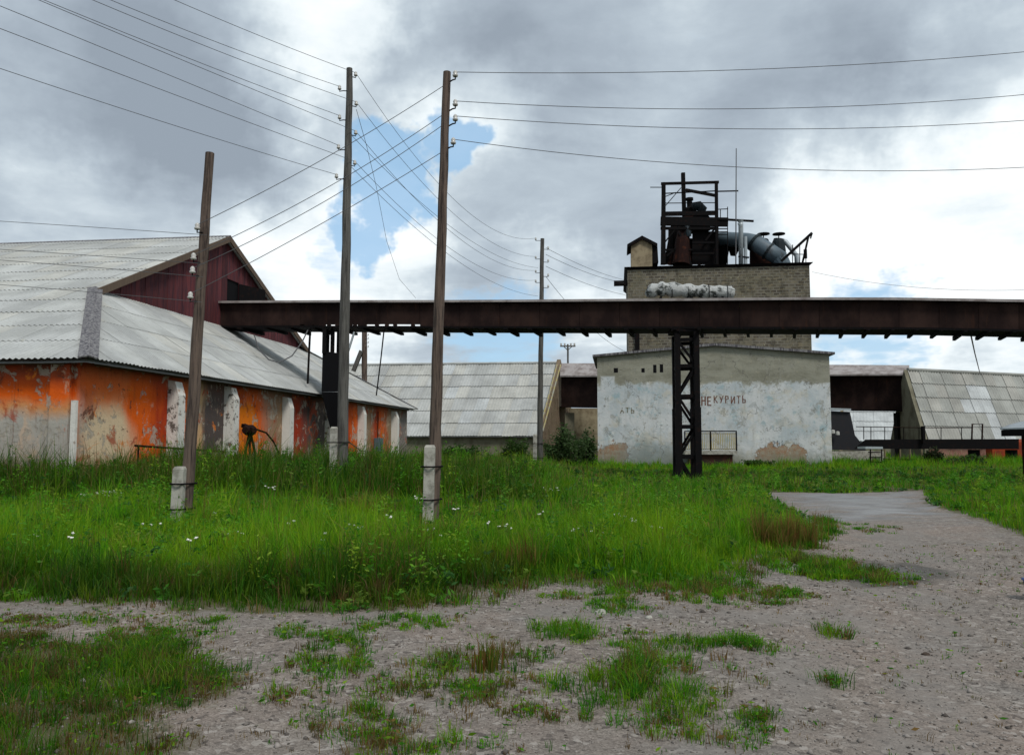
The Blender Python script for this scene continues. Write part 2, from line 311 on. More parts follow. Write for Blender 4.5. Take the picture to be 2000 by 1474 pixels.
    hh_ = nt.math('SUBTRACT', nt.math('ADD', nt.noise(o, 6, 6, .7), nt.math('MULTIPLY', bare, -.3)), nt.math('ADD', nt.math('MULTIPLY', fl, .5), nt.math('MULTIPLY', spot, .8)))
    return dict(c=c, r=.85, s=.25, b=hh_, bs=.6, bd=.04)
mat('white_wall', m_white_wall)
def m_brick(c1, c2, mort, stain, bw=.26, bh=.088, ms=.013, dirt=.7):
    def fn(nt):
        o = nt.obj(); x, y, z = nt.sep(o)
        b = nt.new('ShaderNodeTexBrick'); nt.put(b.inputs['Vector'], nt.comb(nt.math('ADD', x, y), z, 0.0)); nt.put(b.inputs['Color1'], c1); nt.put(b.inputs['Color2'], c2); nt.put(b.inputs['Mortar'], mort)
        for k, v_ in (('Scale', 1.0), ('Brick Width', bw), ('Row Height', bh), ('Mortar Size', ms), ('Bias', 0.0)): nt.put(b.inputs[k], v_)
        c = nt.mix(nt.mr(nt.noise(o, .7, 6, .65), .45, .66, 0, .45), b.outputs[0], stain)
        c = nt.mix(nt.mr(nt.noise(nt.scale(o, 1, 1, .5), 1.6, 6, .7), .47, .66, 0, dirt), c, tuple(q*.32 for q in c1))
        c = nt.mix(nt.mr(nt.noise(nt.scale(o, .8, .8, 2.2), 2.6, 7, .75), .5, .66, 0, .7), c, (.23, .19, .115))
        c = nt.mix(nt.mr(nt.noise(o, 5, 4, .7), .6, .7, 0, .6), c, (.42, .40, .27))
        return dict(c=c, r=.95, s=.1, b=b.outputs['Fac'], bs=-.6, bd=.02)
    return fn
mat('brick_tower', m_brick((.175, .155, .115), (.06, .05, .042), (.18, .17, .14), (.12, .11, .07), .40, .19, .03, .75))
mat('brick_brown', m_brick((.20, .135, .085), (.15, .10, .065), (.22, .19, .15), (.14, .12, .07)))
mat('brick_pink', m_brick((.30, .12, .09), (.24, .10, .08), (.30, .22, .18), (.27, .12, .09)))
mat('render_tan', lambda nt: (lambda o: dict(c=nt.mix(nt.mr(nt.noise(o, 1.2, 6, .65), .4, .66), (.36, .31, .21), (.20, .16, .10)), r=.95, s=.1))(nt.obj()))
mat('render_cream', lambda nt: (lambda o: dict(c=nt.mix(nt.mr(nt.noise(o, 1.2, 6, .65), .4, .66), (.30, .245, .16), (.16, .125, .08)), r=.95, s=.1))(nt.obj()))
mat('wall_olive', lambda nt: (lambda o: dict(c=nt.mix(nt.mr(nt.noise(o, .8, 6, .65), .4, .66), (.19, .18, .13), (.11, .10, .07)), r=.95, s=.1))(nt.obj()))
mat('clod', lambda nt: dict(c=(.06, .045, .035), r=.95, s=.1))
mat('wall_dark', lambda nt: (lambda o: dict(c=nt.mix(nt.mr(nt.noise(o, 1.6, 6, .65), .4, .66), (.07, .03, .022), (.035, .025, .02)), r=.95, s=.1))(nt.obj()))
mat('wall_red', lambda nt: (lambda o: dict(c=nt.mix(nt.mr(nt.noise(o, 1.6, 6, .65), .4, .66), (.27, .045, .018), (.13, .035, .022)), r=.95, s=.1))(nt.obj()))
mat('insulation', lambda nt: (lambda o: dict(c=nt.mix(nt.mr(nt.noise(o, 1.5, 7, .75), .50, .60), (.44, .45, .44), (.05, .055, .05)), r=.85, s=.2, b=nt.noise(o, 2.2, 5, .7), bs=1.0, bd=.2))(nt.obj()))
mat('letter', lambda nt: (lambda p: dict(c=(.17, .085, .06), r=.9, s=.1, alpha=nt.mr(nt.noise(p, 7, 5, .75), .68, .48, .25, .95)))(nt.pos()))
mat('letter_faint', lambda nt: (lambda p: dict(c=(.22, .18, .10), r=.9, s=.1, alpha=nt.mr(nt.noise(p, 6, 5, .75), .62, .45, .0, .6)))(nt.pos()))
mat('letter_blue', lambda nt: (lambda p: dict(c=(.12, .17, .22), r=.9, s=.1, alpha=nt.mr(nt.noise(p, 6, 5, .75), .62, .45, .0, .55)))(nt.pos()))
mat('fence_slat', lambda nt: (lambda p: dict(c=nt.mix(nt.mr(nt.noise(p, 2, 5, .7), .42, .6), (.36, .30, .13), (.30, .29, .24)), r=.8, s=.2))(nt.pos()))
def foliage(name, trans=.35):
    m = bpy.data.materials.new(name); m.use_nodes = True; t = NT(m.node_tree); b = m.node_tree.nodes['Principled BSDF']
    c = t.attr('col', 'Color'); t.put(b.inputs['Base Color'], c); b.inputs['Roughness'].default_value = .6; b.inputs['Specular IOR Level'].default_value = .25
    tr = t.new('ShaderNodeBsdfTranslucent'); t.put(tr.inputs[0], c); mx = t.new('ShaderNodeMixShader'); mx.inputs[0].default_value = trans
    t.l.new(b.outputs[0], mx.inputs[1]); t.l.new(tr.outputs[0], mx.inputs[2]); t.l.new(mx.outputs[0], m.node_tree.nodes['Material Output'].inputs[0]); MATS[name] = m; return m
foliage('leaf', .5)
def m_ground(nt):
    p = nt.pos(); g = nt.attr('g'); a = nt.attr('a'); mu = nt.attr('m')
    fv = nt.sep(nt.voro(p, 95, 'Color'))[0]; f2 = nt.sep(nt.voro(nt.vmath('ADD', p, (3, 1, 0)), 25, 'Color'))[0]; med = nt.noise(p, 2.4, 7, .7); big = nt.noise(p, .5, 5, .6)
    c = nt.mix(nt.mr(med, .34, .68), (.145, .124, .107), (.212, .184, .160))
    c = nt.mix(nt.mr(big, .42, .66, 0, .65), c, (.215, .165, .135))
    c = nt.mix(nt.mr(nt.noise(nt.vmath('ADD', p, (7, 3, 0)), .9, 5, .6), .52, .7, 0, .55), c, (.165, .16, .15))
    c = nt.mix(nt.mr(fv, .0, .5, .5, 0), c, (.065, .053, .043))
    c = nt.mix(nt.mr(fv, .62, 1.0, 0, .45), c, (.33, .285, .25))
    c = nt.mix(nt.mr(f2, .82, 1.0, 0, .7), c, (.33, .30, .27)); c = nt.mix(nt.mr(f2, .18, .0, 0, .7), c, (.06, .05, .045))
    c = nt.mix(nt.mr(nt.noise(p, 10, 5, .7), .57, .72, 0, .5), c, (.085, .075, .055))
    trk = nt.math('MULTIPLY', nt.attr('t'), nt.mr(nt.noise(nt.scale(p, 1.5, .6, 1), 1.2, 5, .65), .35, .6)); c = nt.mix(nt.math('MULTIPLY', trk, .6), c, (.185, .168, .152))
    asp = nt.mix(nt.mr(nt.noise(p, 1.2, 6, .65), .4, .65), (.21, .215, .22), (.145, .145, .145))
    edge = nt.math('SUBTRACT', nt.noise(p, 2.2, 5, .7), .5)
    c = nt.mix(nt.mr(nt.math('ADD', a, nt.math('MULTIPLY', nt.math('SUBTRACT', nt.noise(nt.scale(p, .45, 1.3, 1), 1.1, 7, .75), .5), 2.6)), .45, .85, 0, .8), c, asp)
    c = nt.mix(nt.mr(nt.math('ADD', mu, edge), .35, .75, 0, .9), c, (.055, .05, .042))
    soil = nt.mix(nt.noise(p, 5, 5, .7), (.055, .06, .022), (.10, .085, .045))
    c = nt.mix(nt.mr(nt.math('ADD', g, nt.math('MULTIPLY', edge, 1.6)), .38, .72), c, soil)
    rough = nt.math('SUBTRACT', nt.mr(nt.math('ADD', mu, edge), .5, .9, .92, .45), nt.mr(nt.math('ADD', a, nt.math('MULTIPLY', nt.math('SUBTRACT', nt.noise(nt.scale(p, .5, 1.6, 1), 1.3, 6, .7), .5), 2.2)), .55, .95, 0, .5))
    return dict(c=c, r=rough, s=.2, b=nt.math('ADD', nt.math('MULTIPLY', nt.voro(p, 70), .4), nt.math('MULTIPLY', nt.noise(p, 9, 5, .7), .35)), bs=.26, bd=.02)
mat('ground', m_ground)
# ------------------------------------------------------------------ terrain and ground cover zones
def poly_w(pts): return np.array([tuple(gnd(x, y))[:2] for x, y in pts])
def inpoly(P, poly):
    x, y = P[:, 0], P[:, 1]; n = len(poly); r = np.zeros(len(P), bool); j = n-1
    for i in range(n):
        xi, yi = poly[i]; xj, yj = poly[j]; c = ((yi > y) != (yj > y)) & (x < (xj-xi)*(y-yi)/(yj-yi+1e-12)+xi); r ^= c; j = i
    return r
def segdist(P, poly):
    d = np.full(len(P), 1e9); n = len(poly)
    for i in range(n):
        a, b = poly[i], poly[(i+1) % n]; ab = b-a; t = np.clip(((P-a)@ab)/(ab@ab+1e-12), 0, 1); d = np.minimum(d, np.hypot(*(P-a-t[:, None]*ab).T))
    return d
def sm(x, a, b): t = np.clip((x-a)/(b-a), 0, 1); return t*t*(3-2*t)
_ph = rng.uniform(0, 6.28, (12, 2)); _kv = rng.normal(0, 1, (12, 2))
def vnoise(P, scale):      # smooth pseudo noise -1..1
    r = np.zeros(len(P))
    for (kx, ky), (p1, p2) in zip(_kv, _ph): r += np.sin((P[:, 0]*kx+P[:, 1]*ky)*scale*1.7+p1)*np.cos((P[:, 0]*ky-P[:, 1]*kx)*scale+p2)
    return r/4.0
TALL = poly_w([(-900, 1160), (-300, 1160), (0, 1168), (150, 1180), (330, 1190), (600, 1195), (750, 1190), (900, 1175), (1010, 1148), (1080, 1128), (1200, 1146), (1330, 1148),
               (1410, 1130), (1465, 1095), (1560, 1062), (1600, 1030), (1560, 1000), (1505, 974), (1500, 961), (1640, 963), (1800, 958), (1812, 985), (1900, 1012), (2000, 1047), (2300, 1160), (2900, 1260), (4200, 884), (-3000, 884)])
ASPH = poly_w([(1490, 960), (1640, 962), (1800, 957), (1850, 985), (1870, 1012), (1760, 1018), (1580, 1012), (1540, 990)])
MUD = poly_w([(1560, 1102), (1680, 1092), (1800, 1100), (1880, 1122), (1780, 1146), (1640, 1142)])
# low patches in the gravel: px centre, radii (px), density, tone (0 green, 1 brown), height
PATCH = [(640, 1232, 85, 22, 1, .05, .13), (640, 1297, 78, 36, 1, .25, .14), (800, 1212, 75, 18, .8, .1, .12), (1100, 1243, 68, 22, 1, 0, .20), (1215, 1185, 60, 16, .7, .1, .12), (1160, 1160, 90, 12, .8, .1, .12),
         (960, 1292, 120, 32, .55, .75, .20), (850, 1300, 60, 22, .7, .5, .14), (1270, 1345, 185, 62, .95, .15, .22), (1300, 1290, 130, 34, .6, .35, .2), (760, 1440, 190, 58, .85, .6, .14), (840, 1385, 170, 40, .6, .75, .12), (930, 1345, 150, 30, .5, .8, .12),
         (780, 1340, 80, 22, .6, .6, .12), (1340, 1258, 60, 14, .6, .2, .14), (1440, 1262, 70, 17, .9, .1, .17), (1610, 1108, 85, 22, 1, .3, .22), (1690, 1128, 90, 13, .7, .4, .12), (1400, 1152, 120, 22, .8, .4, .16), (1630, 1235, 22, 10, .7, .7, .2),
         (1630, 1330, 22, 14, .6, .2, .12), (1450, 1335, 50, 14, .6, .1, .12), (1290, 1425, 60, 30, .7, .3, .12), (1430, 1440, 80, 28, .5, .5, .1), (540, 1360, 60, 20, .6, .9, .10), (170, 1214, 120, 14, .7, .6, .08), (300, 1236, 100, 12, .9, .3, .10),
         (1090, 1395, 60, 18, .5, .7, .1), (980, 1240, 40, 10, .5, .2, .1), (420, 1212, 18, 6, .6, .1, .1), (1200, 1255, 50, 12, .5, .4, .14), (1530, 1180, 40, 10, .4, .3, .09), (1620, 1030, 110, 10, .5, .3, .12), (1560, 1160, 30, 8, .4, .5, .08),
         (60, 1212, 100, 12, .7, .5, .09), (1500, 1410, 60, 20, .3, .5, .08), (690, 1250, 40, 14, .4, .4, .1), (1200, 1300, 80, 20, .45, .5, .14)]
LEFTP = poly_w([(-500, 1235), (0, 1228), (150, 1250), (330, 1238), (385, 1262), (360, 1282), (470, 1300), (500, 1335), (430, 1372), (365, 1395), (385, 1440), (430, 1500), (440, 1700), (-700, 1700)])
PW = []
for cx, cy, rx, ry, dn, tn, h in PATCH:
    c = gnd(cx, cy); PW.append((c.x, c.y, rx/F*c.y, (gnd(cx, cy-ry).y-gnd(cx, cy+ry).y)/2, dn, tn, h))
def hz(P):
    x, y = P[:, 0], P[:, 1]
    h = .36*sm(y, 17.5, 21)*sm(-x, -.5, 3.5)*(1-.7*sm(y, 24, 38))*(1-sm(y, 44, 52)) + .22*sm(y, 20, 26)*sm(-x, -4, 0)*(1-sm(y, 44, 50))*(1-sm(-x, -.5, 3.5))
    h = h+.04*sm(y, 8.5, 11)*(1-sm(y, 17, 19))*sm(-x, -3.5, 0)
    h = h-.22*sm(y, 27, 30)*(1-sm(y, 35, 39))*sm(x, 3, 5)*(1-sm(x, 8, 10))
    near = 1-sm(y, 40, 70)
    return h+near*(.03*vnoise(P, .9)+.012*vnoise(P, 3.1))
def hz1(x, y): return float(hz(np.array([[x, y]]))[0])
def axis(lo, hi, step, grow, far):
    a = list(np.arange(lo, hi+1e-6, step)); s = step
    while a[-1] < far: s *= grow; a.append(a[-1]+s)
    s = step
    while a[0] > -far if lo < 0 else False: s *= grow; a.insert(0, a[0]-s)
    return np.array(a)
xs = axis(-12, 13, .14, 1.16, 1600); ys = np.concatenate([np.arange(-1600, -10, 150), np.arange(-10, 2.4, 1.2), axis(2.5, 22, .14, 1.1, 2400)])
X, Y = np.meshgrid(xs, ys); P = np.stack([X.ravel(), Y.ravel()], 1); Z = hz(P); Z[np.abs(P).max(1) > 120] = 0
nx, ny = len(xs), len(ys); idx = np.arange(nx*ny).reshape(ny, nx)
q = np.stack([idx[:-1, :-1], idx[:-1, 1:], idx[1:, 1:], idx[1:, :-1]], -1).reshape(-1, 4)
me = bpy.data.meshes.new('ground'); me.vertices.add(nx*ny); me.vertices.foreach_set('co', np.column_stack([P, Z]).astype(np.float32).ravel())
me.loops.add(len(q)*4); me.loops.foreach_set('vertex_index', q.ravel().astype(np.int32)); me.polygons.add(len(q)); me.polygons.foreach_set('loop_start', np.arange(0, len(q)*4, 4, dtype=np.int32))
me.update(calc_edges=True); me.polygons.foreach_set('use_smooth', np.ones(len(q), bool)); me.materials.append(MATS['ground'])
def soft(poly, wd): d = segdist(P, poly); return np.clip(np.where(inpoly(P, poly), .5+d/wd, .5-d/wd), 0, 1)
gm = soft(TALL, .9)*1.0
for cx, cy, rx, ry, dn, tn, h in PW: gm = np.maximum(gm, dn*.62*np.exp(-(((P[:, 0]-cx)/rx)**2+((P[:, 1]-cy)/ry)**2)*1.2))
gm = np.maximum(gm, .85*soft(LEFTP, .7))
gm = np.maximum(gm, np.where(np.abs(P).max(1) > 70, 1, 0))
trk = np.zeros(len(P))
for pl_ in ([(1240, 1700), (1420, 1474), (1600, 1280), (1690, 1170), (1720, 1090), (1690, 1010)], [(1760, 1700), (1800, 1474), (1830, 1280), (1840, 1170), (1815, 1090), (1750, 1010)], [(-300, 1205), (200, 1190), (600, 1212), (1000, 1190), (1350, 1195), (1600, 1215), (1760, 1180)]):
    pw_ = poly_w(pl_); dd = np.full(len(P), 1e9)
    for a_, b_ in zip(pw_[:-1], pw_[1:]):
        ab = b_-a_; t_ = np.clip(((P-a_)@ab)/(ab@ab), 0, 1); dd = np.minimum(dd, np.hypot(*(P-a_-t_[:, None]*ab).T))
    trk = np.maximum(trk, 1-sm(dd, .12, .42))
for nm, val in (('t', trk), ('g', gm), ('a', soft(ASPH, 4.5)), ('m', soft(MUD, 1.1))):
    at_ = me.attributes.new(nm, 'FLOAT', 'POINT'); at_.data.foreach_set('value', val.astype(np.float32))
ground = bpy.data.objects.new('ground', me); C.objects.link(ground); ground['kind'] = 'structure'

# ------------------------------------------------------------------ corrugated roofs, sheet by sheet
def roof_sheets(parent, O, U, V, ulen, vrange, sw, sh, mats, pitch=.18, amp=.024, step=4, alt=None, jit=.006, lift=.010, lapz=.004):
    """O: origin, U: unit along the eave, V: unit up the slope (root-local); vrange(u) -> (v0, v1); sheets lap like real ones"""
    O, U, V = Vector(O), Vector(U).normalized(), Vector(V).normalized(); N = U.cross(V).normalized()
    if N.z < 0: N = -N
    cache = {}; n = 0; du = pitch/step; k = int(round(sw/du)); cols = int(math.ceil(ulen/sw))
    vmax = max(vrange(u)[1] for u in np.linspace(0, ulen, 60))
    for r in range(int(math.ceil(vmax/sh))):
        for c in range(cols):
            u0 = c*sw; us = [min(u0+i*du, ulen) for i in range(k+1)]; rngs = []
            full = u0+sw <= ulen+1e-6
            for u in us:
                a, b = vrange(u); lo = max(a, r*sh); hi = min(b, (r+1)*sh+.12)
                if lo > r*sh+1e-6 or hi < (r+1)*sh+.12-1e-6: full = False
                rngs.append((lo, hi))
            if all(hi-lo <= .02 for lo, hi in rngs): continue
            m = random.choice(mats) if alt is None else alt(r, c, random.choice(mats))
            key = m.name if full else None
            if key in cache: me_ = cache[key]
            else:
                vs, fs = [], []
                for i, (lo, hi) in enumerate(rngs):
                    hi = max(hi, lo); w_ = amp*math.sin(2*math.pi*i*du/pitch+.4); l0, l1 = lo-r*sh, hi-r*sh
                    vs += [U*(i*du)*1.0+V*l0+N*(w_+lift*2*(1-l0/sh)), U*(i*du)+V*l1+N*(w_+lift*2*(1-l1/sh))]
                for i in range(k):
                    if rngs[i][1]-rngs[i][0] > .001 or rngs[i+1][1]-rngs[i+1][0] > .001: fs.append((2*i, 2*i+2, 2*i+3, 2*i+1))
                if not fs: continue
                used = sorted({q_ for f_ in fs for q_ in f_}); mp = {q_: k_ for k_, q_ in enumerate(used)}; vs = [vs[q_] for q_ in used]; fs = [tuple(mp[q_] for q_ in f_) for f_ in fs]
                me_ = bpy.data.meshes.new('roof_sheet'); me_.from_pydata([tuple(q_) for q_ in vs], [], fs); me_.update(); me_.materials.append(m)
                me_.polygons.foreach_set('use_smooth', [True]*len(fs))
                if key: cache[key] = me_
            o = bpy.data.objects.new('roof_sheet', me_); C.objects.link(o); o.parent = parent
            o.location = O+U*(u0)+V*(r*sh+random.uniform(-jit, jit)*2)+N*(random.uniform(0, jit)+lapz*(c % 2)); n += 1
    return n
# ------------------------------------------------------------------ the near warehouse with the half-hipped roof
vp = ray(1205, 860); vp.z = 0; E1 = vp.normalized(); E2 = Vector((-E1.y, E1.x, 0))      # E1 along its end wall, E2 along its ridge
def frame(o, x, y=None):
    y = y or Vector((0, 0, 1)).cross(x); M = Matrix.Identity(4)
    for i in range(3): M[i][0] = x[i]; M[i][1] = y[i]; M[i][2] = (0, 0, 1)[i]; M[i][3] = o[i]
    return M
A = gnd(172, 700, 3.7); A.z = 0
MW = frame(A, E1, E2)
wh = thing('grain_warehouse', 'long low warehouse with rust-orange stained walls and grey corrugated half-hipped roof', 'warehouse', mtx=MW)
HE, LS, SR, HR, TG, LT = 3.7, 35.0, 17.0, 11.29, 5.0, 26.0
SC = 7.3; ZC = HE+(HR-HE)*SC/SR; ZD = ZC; SD = LS-(ZD-HE)/(HR-HE)*(LS-SR)
wt = .55
wall = MB().hexa([(.5, wt, -.3), (LS-.5, wt, -.3), (LS-.5, wt+.5, -.3), (.5, wt+.5, -.3), (.5, wt, 3.72), (LS-.5, wt, 3.72), (LS-.5, wt+.5, 3.9), (.5, wt+.5, 3.9)])
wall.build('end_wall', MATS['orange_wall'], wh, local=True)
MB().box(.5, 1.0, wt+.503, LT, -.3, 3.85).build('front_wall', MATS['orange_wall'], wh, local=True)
MB().box(.40, .497, wt+.02, wt+.16, -.3, 2.65).build('corner_strip', MATS['white_lime'], wh, local=True)
MB().box(.36, .497, wt+.20, wt+.75, -.3, 3.6).build('corner_pilaster', MATS['orange_wall'], wh, local=True)
for s0, p_, zt, m_ in ((4.76, .38, 3.45, 'white_peel'), (8.5, .40, 3.5, 'white_peel'), (13.7, .36, 3.4, 'white_lime'), (18.8, .36, 3.4, 'white_peel'), (23.9, .38, 3.45, 'white_lime'), (30.6, .42, 3.4, 'white_lime')):
    b = MB().prism([(s0, wt-.003, -.3), (s0, wt-p_, -.3), (s0, wt-p_*.97, zt-.42), (s0, wt-p_*.62, zt), (s0, wt-.003, zt+.05)], (.42, 0, 0))
    b.build('buttress', MATS[m_], wh, local=True)
# roof deck (one part), its sheets as sub-parts
deck = MB()
dk = -.09
deck.poly((0.1, 0.1, HE+dk), (0.1, LT, HE+dk), (SR, LT, HR+dk), (SR, TG-.25, HR+dk), (SC, TG-.25, ZC+dk))
deck.poly((0.1, 0.1, HE+dk), (SC, TG, ZC+dk), (SD, TG, ZD+dk), (LS-.1, 0.1, HE+dk))
deck.poly((LS, 0, HE), (LS, LT, HE), (SR, LT, HR), (SR, TG-.25, HR), (SD, TG-.25, ZD))
roof = deck.build('roof', SLATE[0], wh, local=True)
VL = math.hypot(SR, HR-HE); vC = VL*SC/SR
roof_sheets(roof, (0, 0, HE), (0, 1, 0), (SR, 0, HR-HE), 24.0, lambda u: (0, vC*min(1, max(u, 0)/(TG-.25)) if u < TG-.25 else VL), 1.08, 1.62, SLATE, pitch=.18)
HL = math.hypot(TG, ZC-HE)
roof_sheets(roof, (0, 0, HE), (1, 0, 0), (0, TG, ZC-HE), LS, lambda u: (0, HL*min(1, u/SC, max(0, (LS-u)/(LS-SD)))), 1.08, 1.45, SLATE, pitch=.18)
Ahip, Chip = Vector((-.06, -.06, HE+.03)), Vector((SC, TG-.12, ZC+.06))
hipd = (Chip-Ahip)
for off in ((.13, -.02, .015), (-.02, .13, .015)):
    q0 = Ahip+Vector(off); MB().beam(q0, q0+hipd, .27, .035, up=(-.35 if off[0] < 0 else 0, 0 if off[0] < 0 else -.35, 1)).build('hip_cap', MATS['cap_metal'], roof, local=True)
MB().beam((LS, 0, HE+.03), (SD, TG, ZD+.06), .24, .05).build('hip_cap', MATS['cap_metal'], roof, local=True)
MB().prism([(SR-.22, TG-.3, HR-.06), (SR, TG-.3, HR+.06), (SR+.22, TG-.3, HR-.06), (SR, TG-.3, HR+.0)], (0, LT-TG-1, 0)).build('ridge_cap', MATS['cap_metal'], roof, local=True)
# gable of vertical planks, each plank a piece
gb = MB().poly((SC, TG+.06, ZC-.3), (SD, TG+.06, ZD-.3), (SD, TG+.06, ZD), (SR, TG+.06, HR-.1), (SC, TG+.06, ZC)).build('gable', MATS['black'], wh, local=True)
s = SC
while s < SD-.05:
    wd_ = random.uniform(.26, .36); s1 = min(s+wd_-.018, SD)
    f_ = lambda q: min(ZC+(HR-ZC)*(q-SC)/(SR-SC), ZD+(HR-ZD)*(SD-q)/(SD-SR))-.12
    if not (17.3 < (s+s1)/2 < 18.5):
        dpt = random.uniform(0, .02)
        MB().hexa([(s, TG-dpt, ZC-.35), (s1, TG-dpt, ZC-.35), (s1, TG+.05-dpt, ZC-.35), (s, TG+.05-dpt, ZC-.35), (s, TG-dpt, max(f_(s), ZC-.3)), (s1, TG-dpt, max(f_(s1), ZC-.3)), (s1, TG+.05-dpt, max(f_(s1), ZC-.3)), (s, TG+.05-dpt, max(f_(s), ZC-.3))]).build('plank', MATS['plank_maroon'], gb, local=True)
    else:
        z0 = 9.35
        MB().hexa([(s, TG, z0), (s1, TG, z0), (s1, TG+.05, z0), (s, TG+.05, z0), (s, TG, f_(s)), (s1, TG, f_(s1)), (s1, TG+.05, f_(s1)), (s, TG+.05, f_(s))]).build('plank', MATS['plank_maroon'], gb, local=True)
    s += wd_
hatch = MB().hexa([(18.55, TG-.05, 8.2), (20.0, TG-.75, 8.2), (20.02, TG-.71, 8.2), (18.57, TG-.01, 8.2), (18.55, TG-.05, 9.3), (20.0, TG-.75, 9.25), (20.02, TG-.71, 9.25), (18.57, TG-.01, 9.3)])
hatch.build('hatch_door', MATS['steel_dark'], wh, local=True)
MB().beam((SC-.3, TG-.28, ZC-.22), (SR, TG-.28, HR-.12), .06, .26).build('barge_board', MATS['board_brown'], wh, local=True)
MB().beam((SD+.3, TG-.28, ZD-.22), (SR, TG-.28, HR-.12), .06, .26).build('barge_board', MATS['board_brown'], wh, local=True)
MB().box(.3, .42, .9, LT, HE-.1, HE+.02).build('eave_board', MATS['board_brown'], wh, local=True)
MB().box(.9, LS-.9, .32, .44, HE-.1, HE+.04).build('eave_board', MATS['board_brown'], wh, local=True)
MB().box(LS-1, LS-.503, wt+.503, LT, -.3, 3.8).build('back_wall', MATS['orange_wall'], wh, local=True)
def W(px, py, t=wt): return onplane(px, py, A+E2*t, E2)
# rusty hand winch / valve against the end wall, pipe rail, meter box
b0 = W(488, 905, -.2); b0.z = 0
win = thing('rusty_winch', 'rusty red hoist motor on splayed legs against orange wall', 'winch', b0)
hd = W(488, 840, -.2)
MB().tube([hd+E1*-.4, hd+E1*-.2, hd+E1*.1, hd+E1*.3], [.12, .19, .21, .14], 10).build('drum', MATS['steel_rust'], win)
MB().beam(hd+E2*-.3+E1*-.3, hd+E2*.35+E1*.2+Vector((0, 0, .18)), .16, .14).build('motor', MATS['steel_rust'], win)
for px_, py_ in ((468, 902), (488, 905), (512, 900)): 
    g_ = W(px_, py_, -.25); g_.z = .1; MB().beam(hd, g_, .07).build('leg', MATS['steel_rust'], win)
arc = [W(500, 838, -.2), W(520, 845, -.2), W(534, 862, -.2), W(545, 885, -.2)]; arc.append(Vector((arc[-1].x, arc[-1].y, .1)))
MB().tube(arc, .035, 6).build('pipe', MATS['steel_rust'], win)
a_, b_ = W(264, 870, .1), W(440, 882, .1)
pr = thing('pipe_rail', 'thin rusty pipe rail along foot of orange wall', 'rail', (a_.x, a_.y, 0))
MB().tube([a_, b_], .035, 6).build('rail', MATS['steel_rust'], pr)
for t_ in (.03, .5, .97):
    q_ = a_.lerp(b_, t_); MB().tube([(q_.x, q_.y, 0), q_], .03, 6).build('post', MATS['steel_rust'], pr)
bxp = W(736, 870, .5)
eb = thing('meter_box', 'small grey metal electric box on orange wall between white buttresses', 'electric box', bxp)
MB().hexa([bxp+E1*a1+E2*b1+Vector((0, 0, c1)) for a1, b1, c1 in ((-.5, -.25, -.45), (.5, -.25, -.45), (.5, .02, -.45), (-.5, .02, -.45), (-.5, -.25, .45), (.5, -.25, .45), (.5, .02, .45), (-.5, .02, .45))]).build('case', MATS['duct_grey'], eb)
MB().tube([bxp+Vector((0, 0, .45))+E2*-.05, bxp+Vector((0, 0, 2.0))+E2*-.05], .03, 6).build('conduit', MATS['steel_dark'], eb)
cb = [W(655, 838, -.1), W(680, 862, -.1), W(705, 880, -.15), W(728, 883, -.1), bxp+E2*-.2-Vector((0, 0, .3))]
MB().tube(cb, .03, 6).build('cable', MATS['wire'], eb)

# ------------------------------------------------------------------ white workshop with the brick tower behind
WR = gnd(1626, 912); wl = onplane(1167, 800, WR, E1); WWID = (WR-wl).dot(-E2); OW = WR+E2*WWID
MWB = frame(OW, -E2, E1); MWBi = MWB.inverted()
def fac(px, py, off=0.0): return MWBi@onplane(px, py, WR+E1*off, E1)      # facade-local point: x across, y back, z up
ws = thing('workshop', 'whitewashed workshop with peeling grey-blue paint and shallow gable roof', 'workshop', mtx=MWB)
zl, zr, zp = fac(1167, 697).z, fac(1626, 692).z, fac(1395, 676).z; xp_ = fac(1395, 676).x; DW = 8.0
mb = MB().prism([(0, 0, -.3), (WWID, 0, -.3), (WWID, 0, zr), (xp_, 0, zp), (0, 0, zl)], (0, DW, 0)); mb.build('wall', MATS['white_wall'], ws, local=True)
rf = MB(); rf.prism([(-.28, -.25, zl-.02), (xp_, -.25, zp+.012), (WWID+.28, -.25, zr-.02), (WWID+.28, -.25, zr+.12), (xp_, -.25, zp+.17), (-.28, -.25, zl+.12)], (0, DW+.5, 0))
rf.build('roof', MATS['cap_metal'], ws, local=True)
for px_, py_, w_, h_ in ((1203, 723, .26, .28), (1256, 723, .2, .26), (1279, 720, .2, .5), (1292, 719, .2, .5)):
    p_ = fac(px_, py_); MB().box(p_.x-w_/2, p_.x+w_/2, -.012, .05, p_.z-h_/2, p_.z+h_/2).build('vent', MATS['black'], ws, local=True)
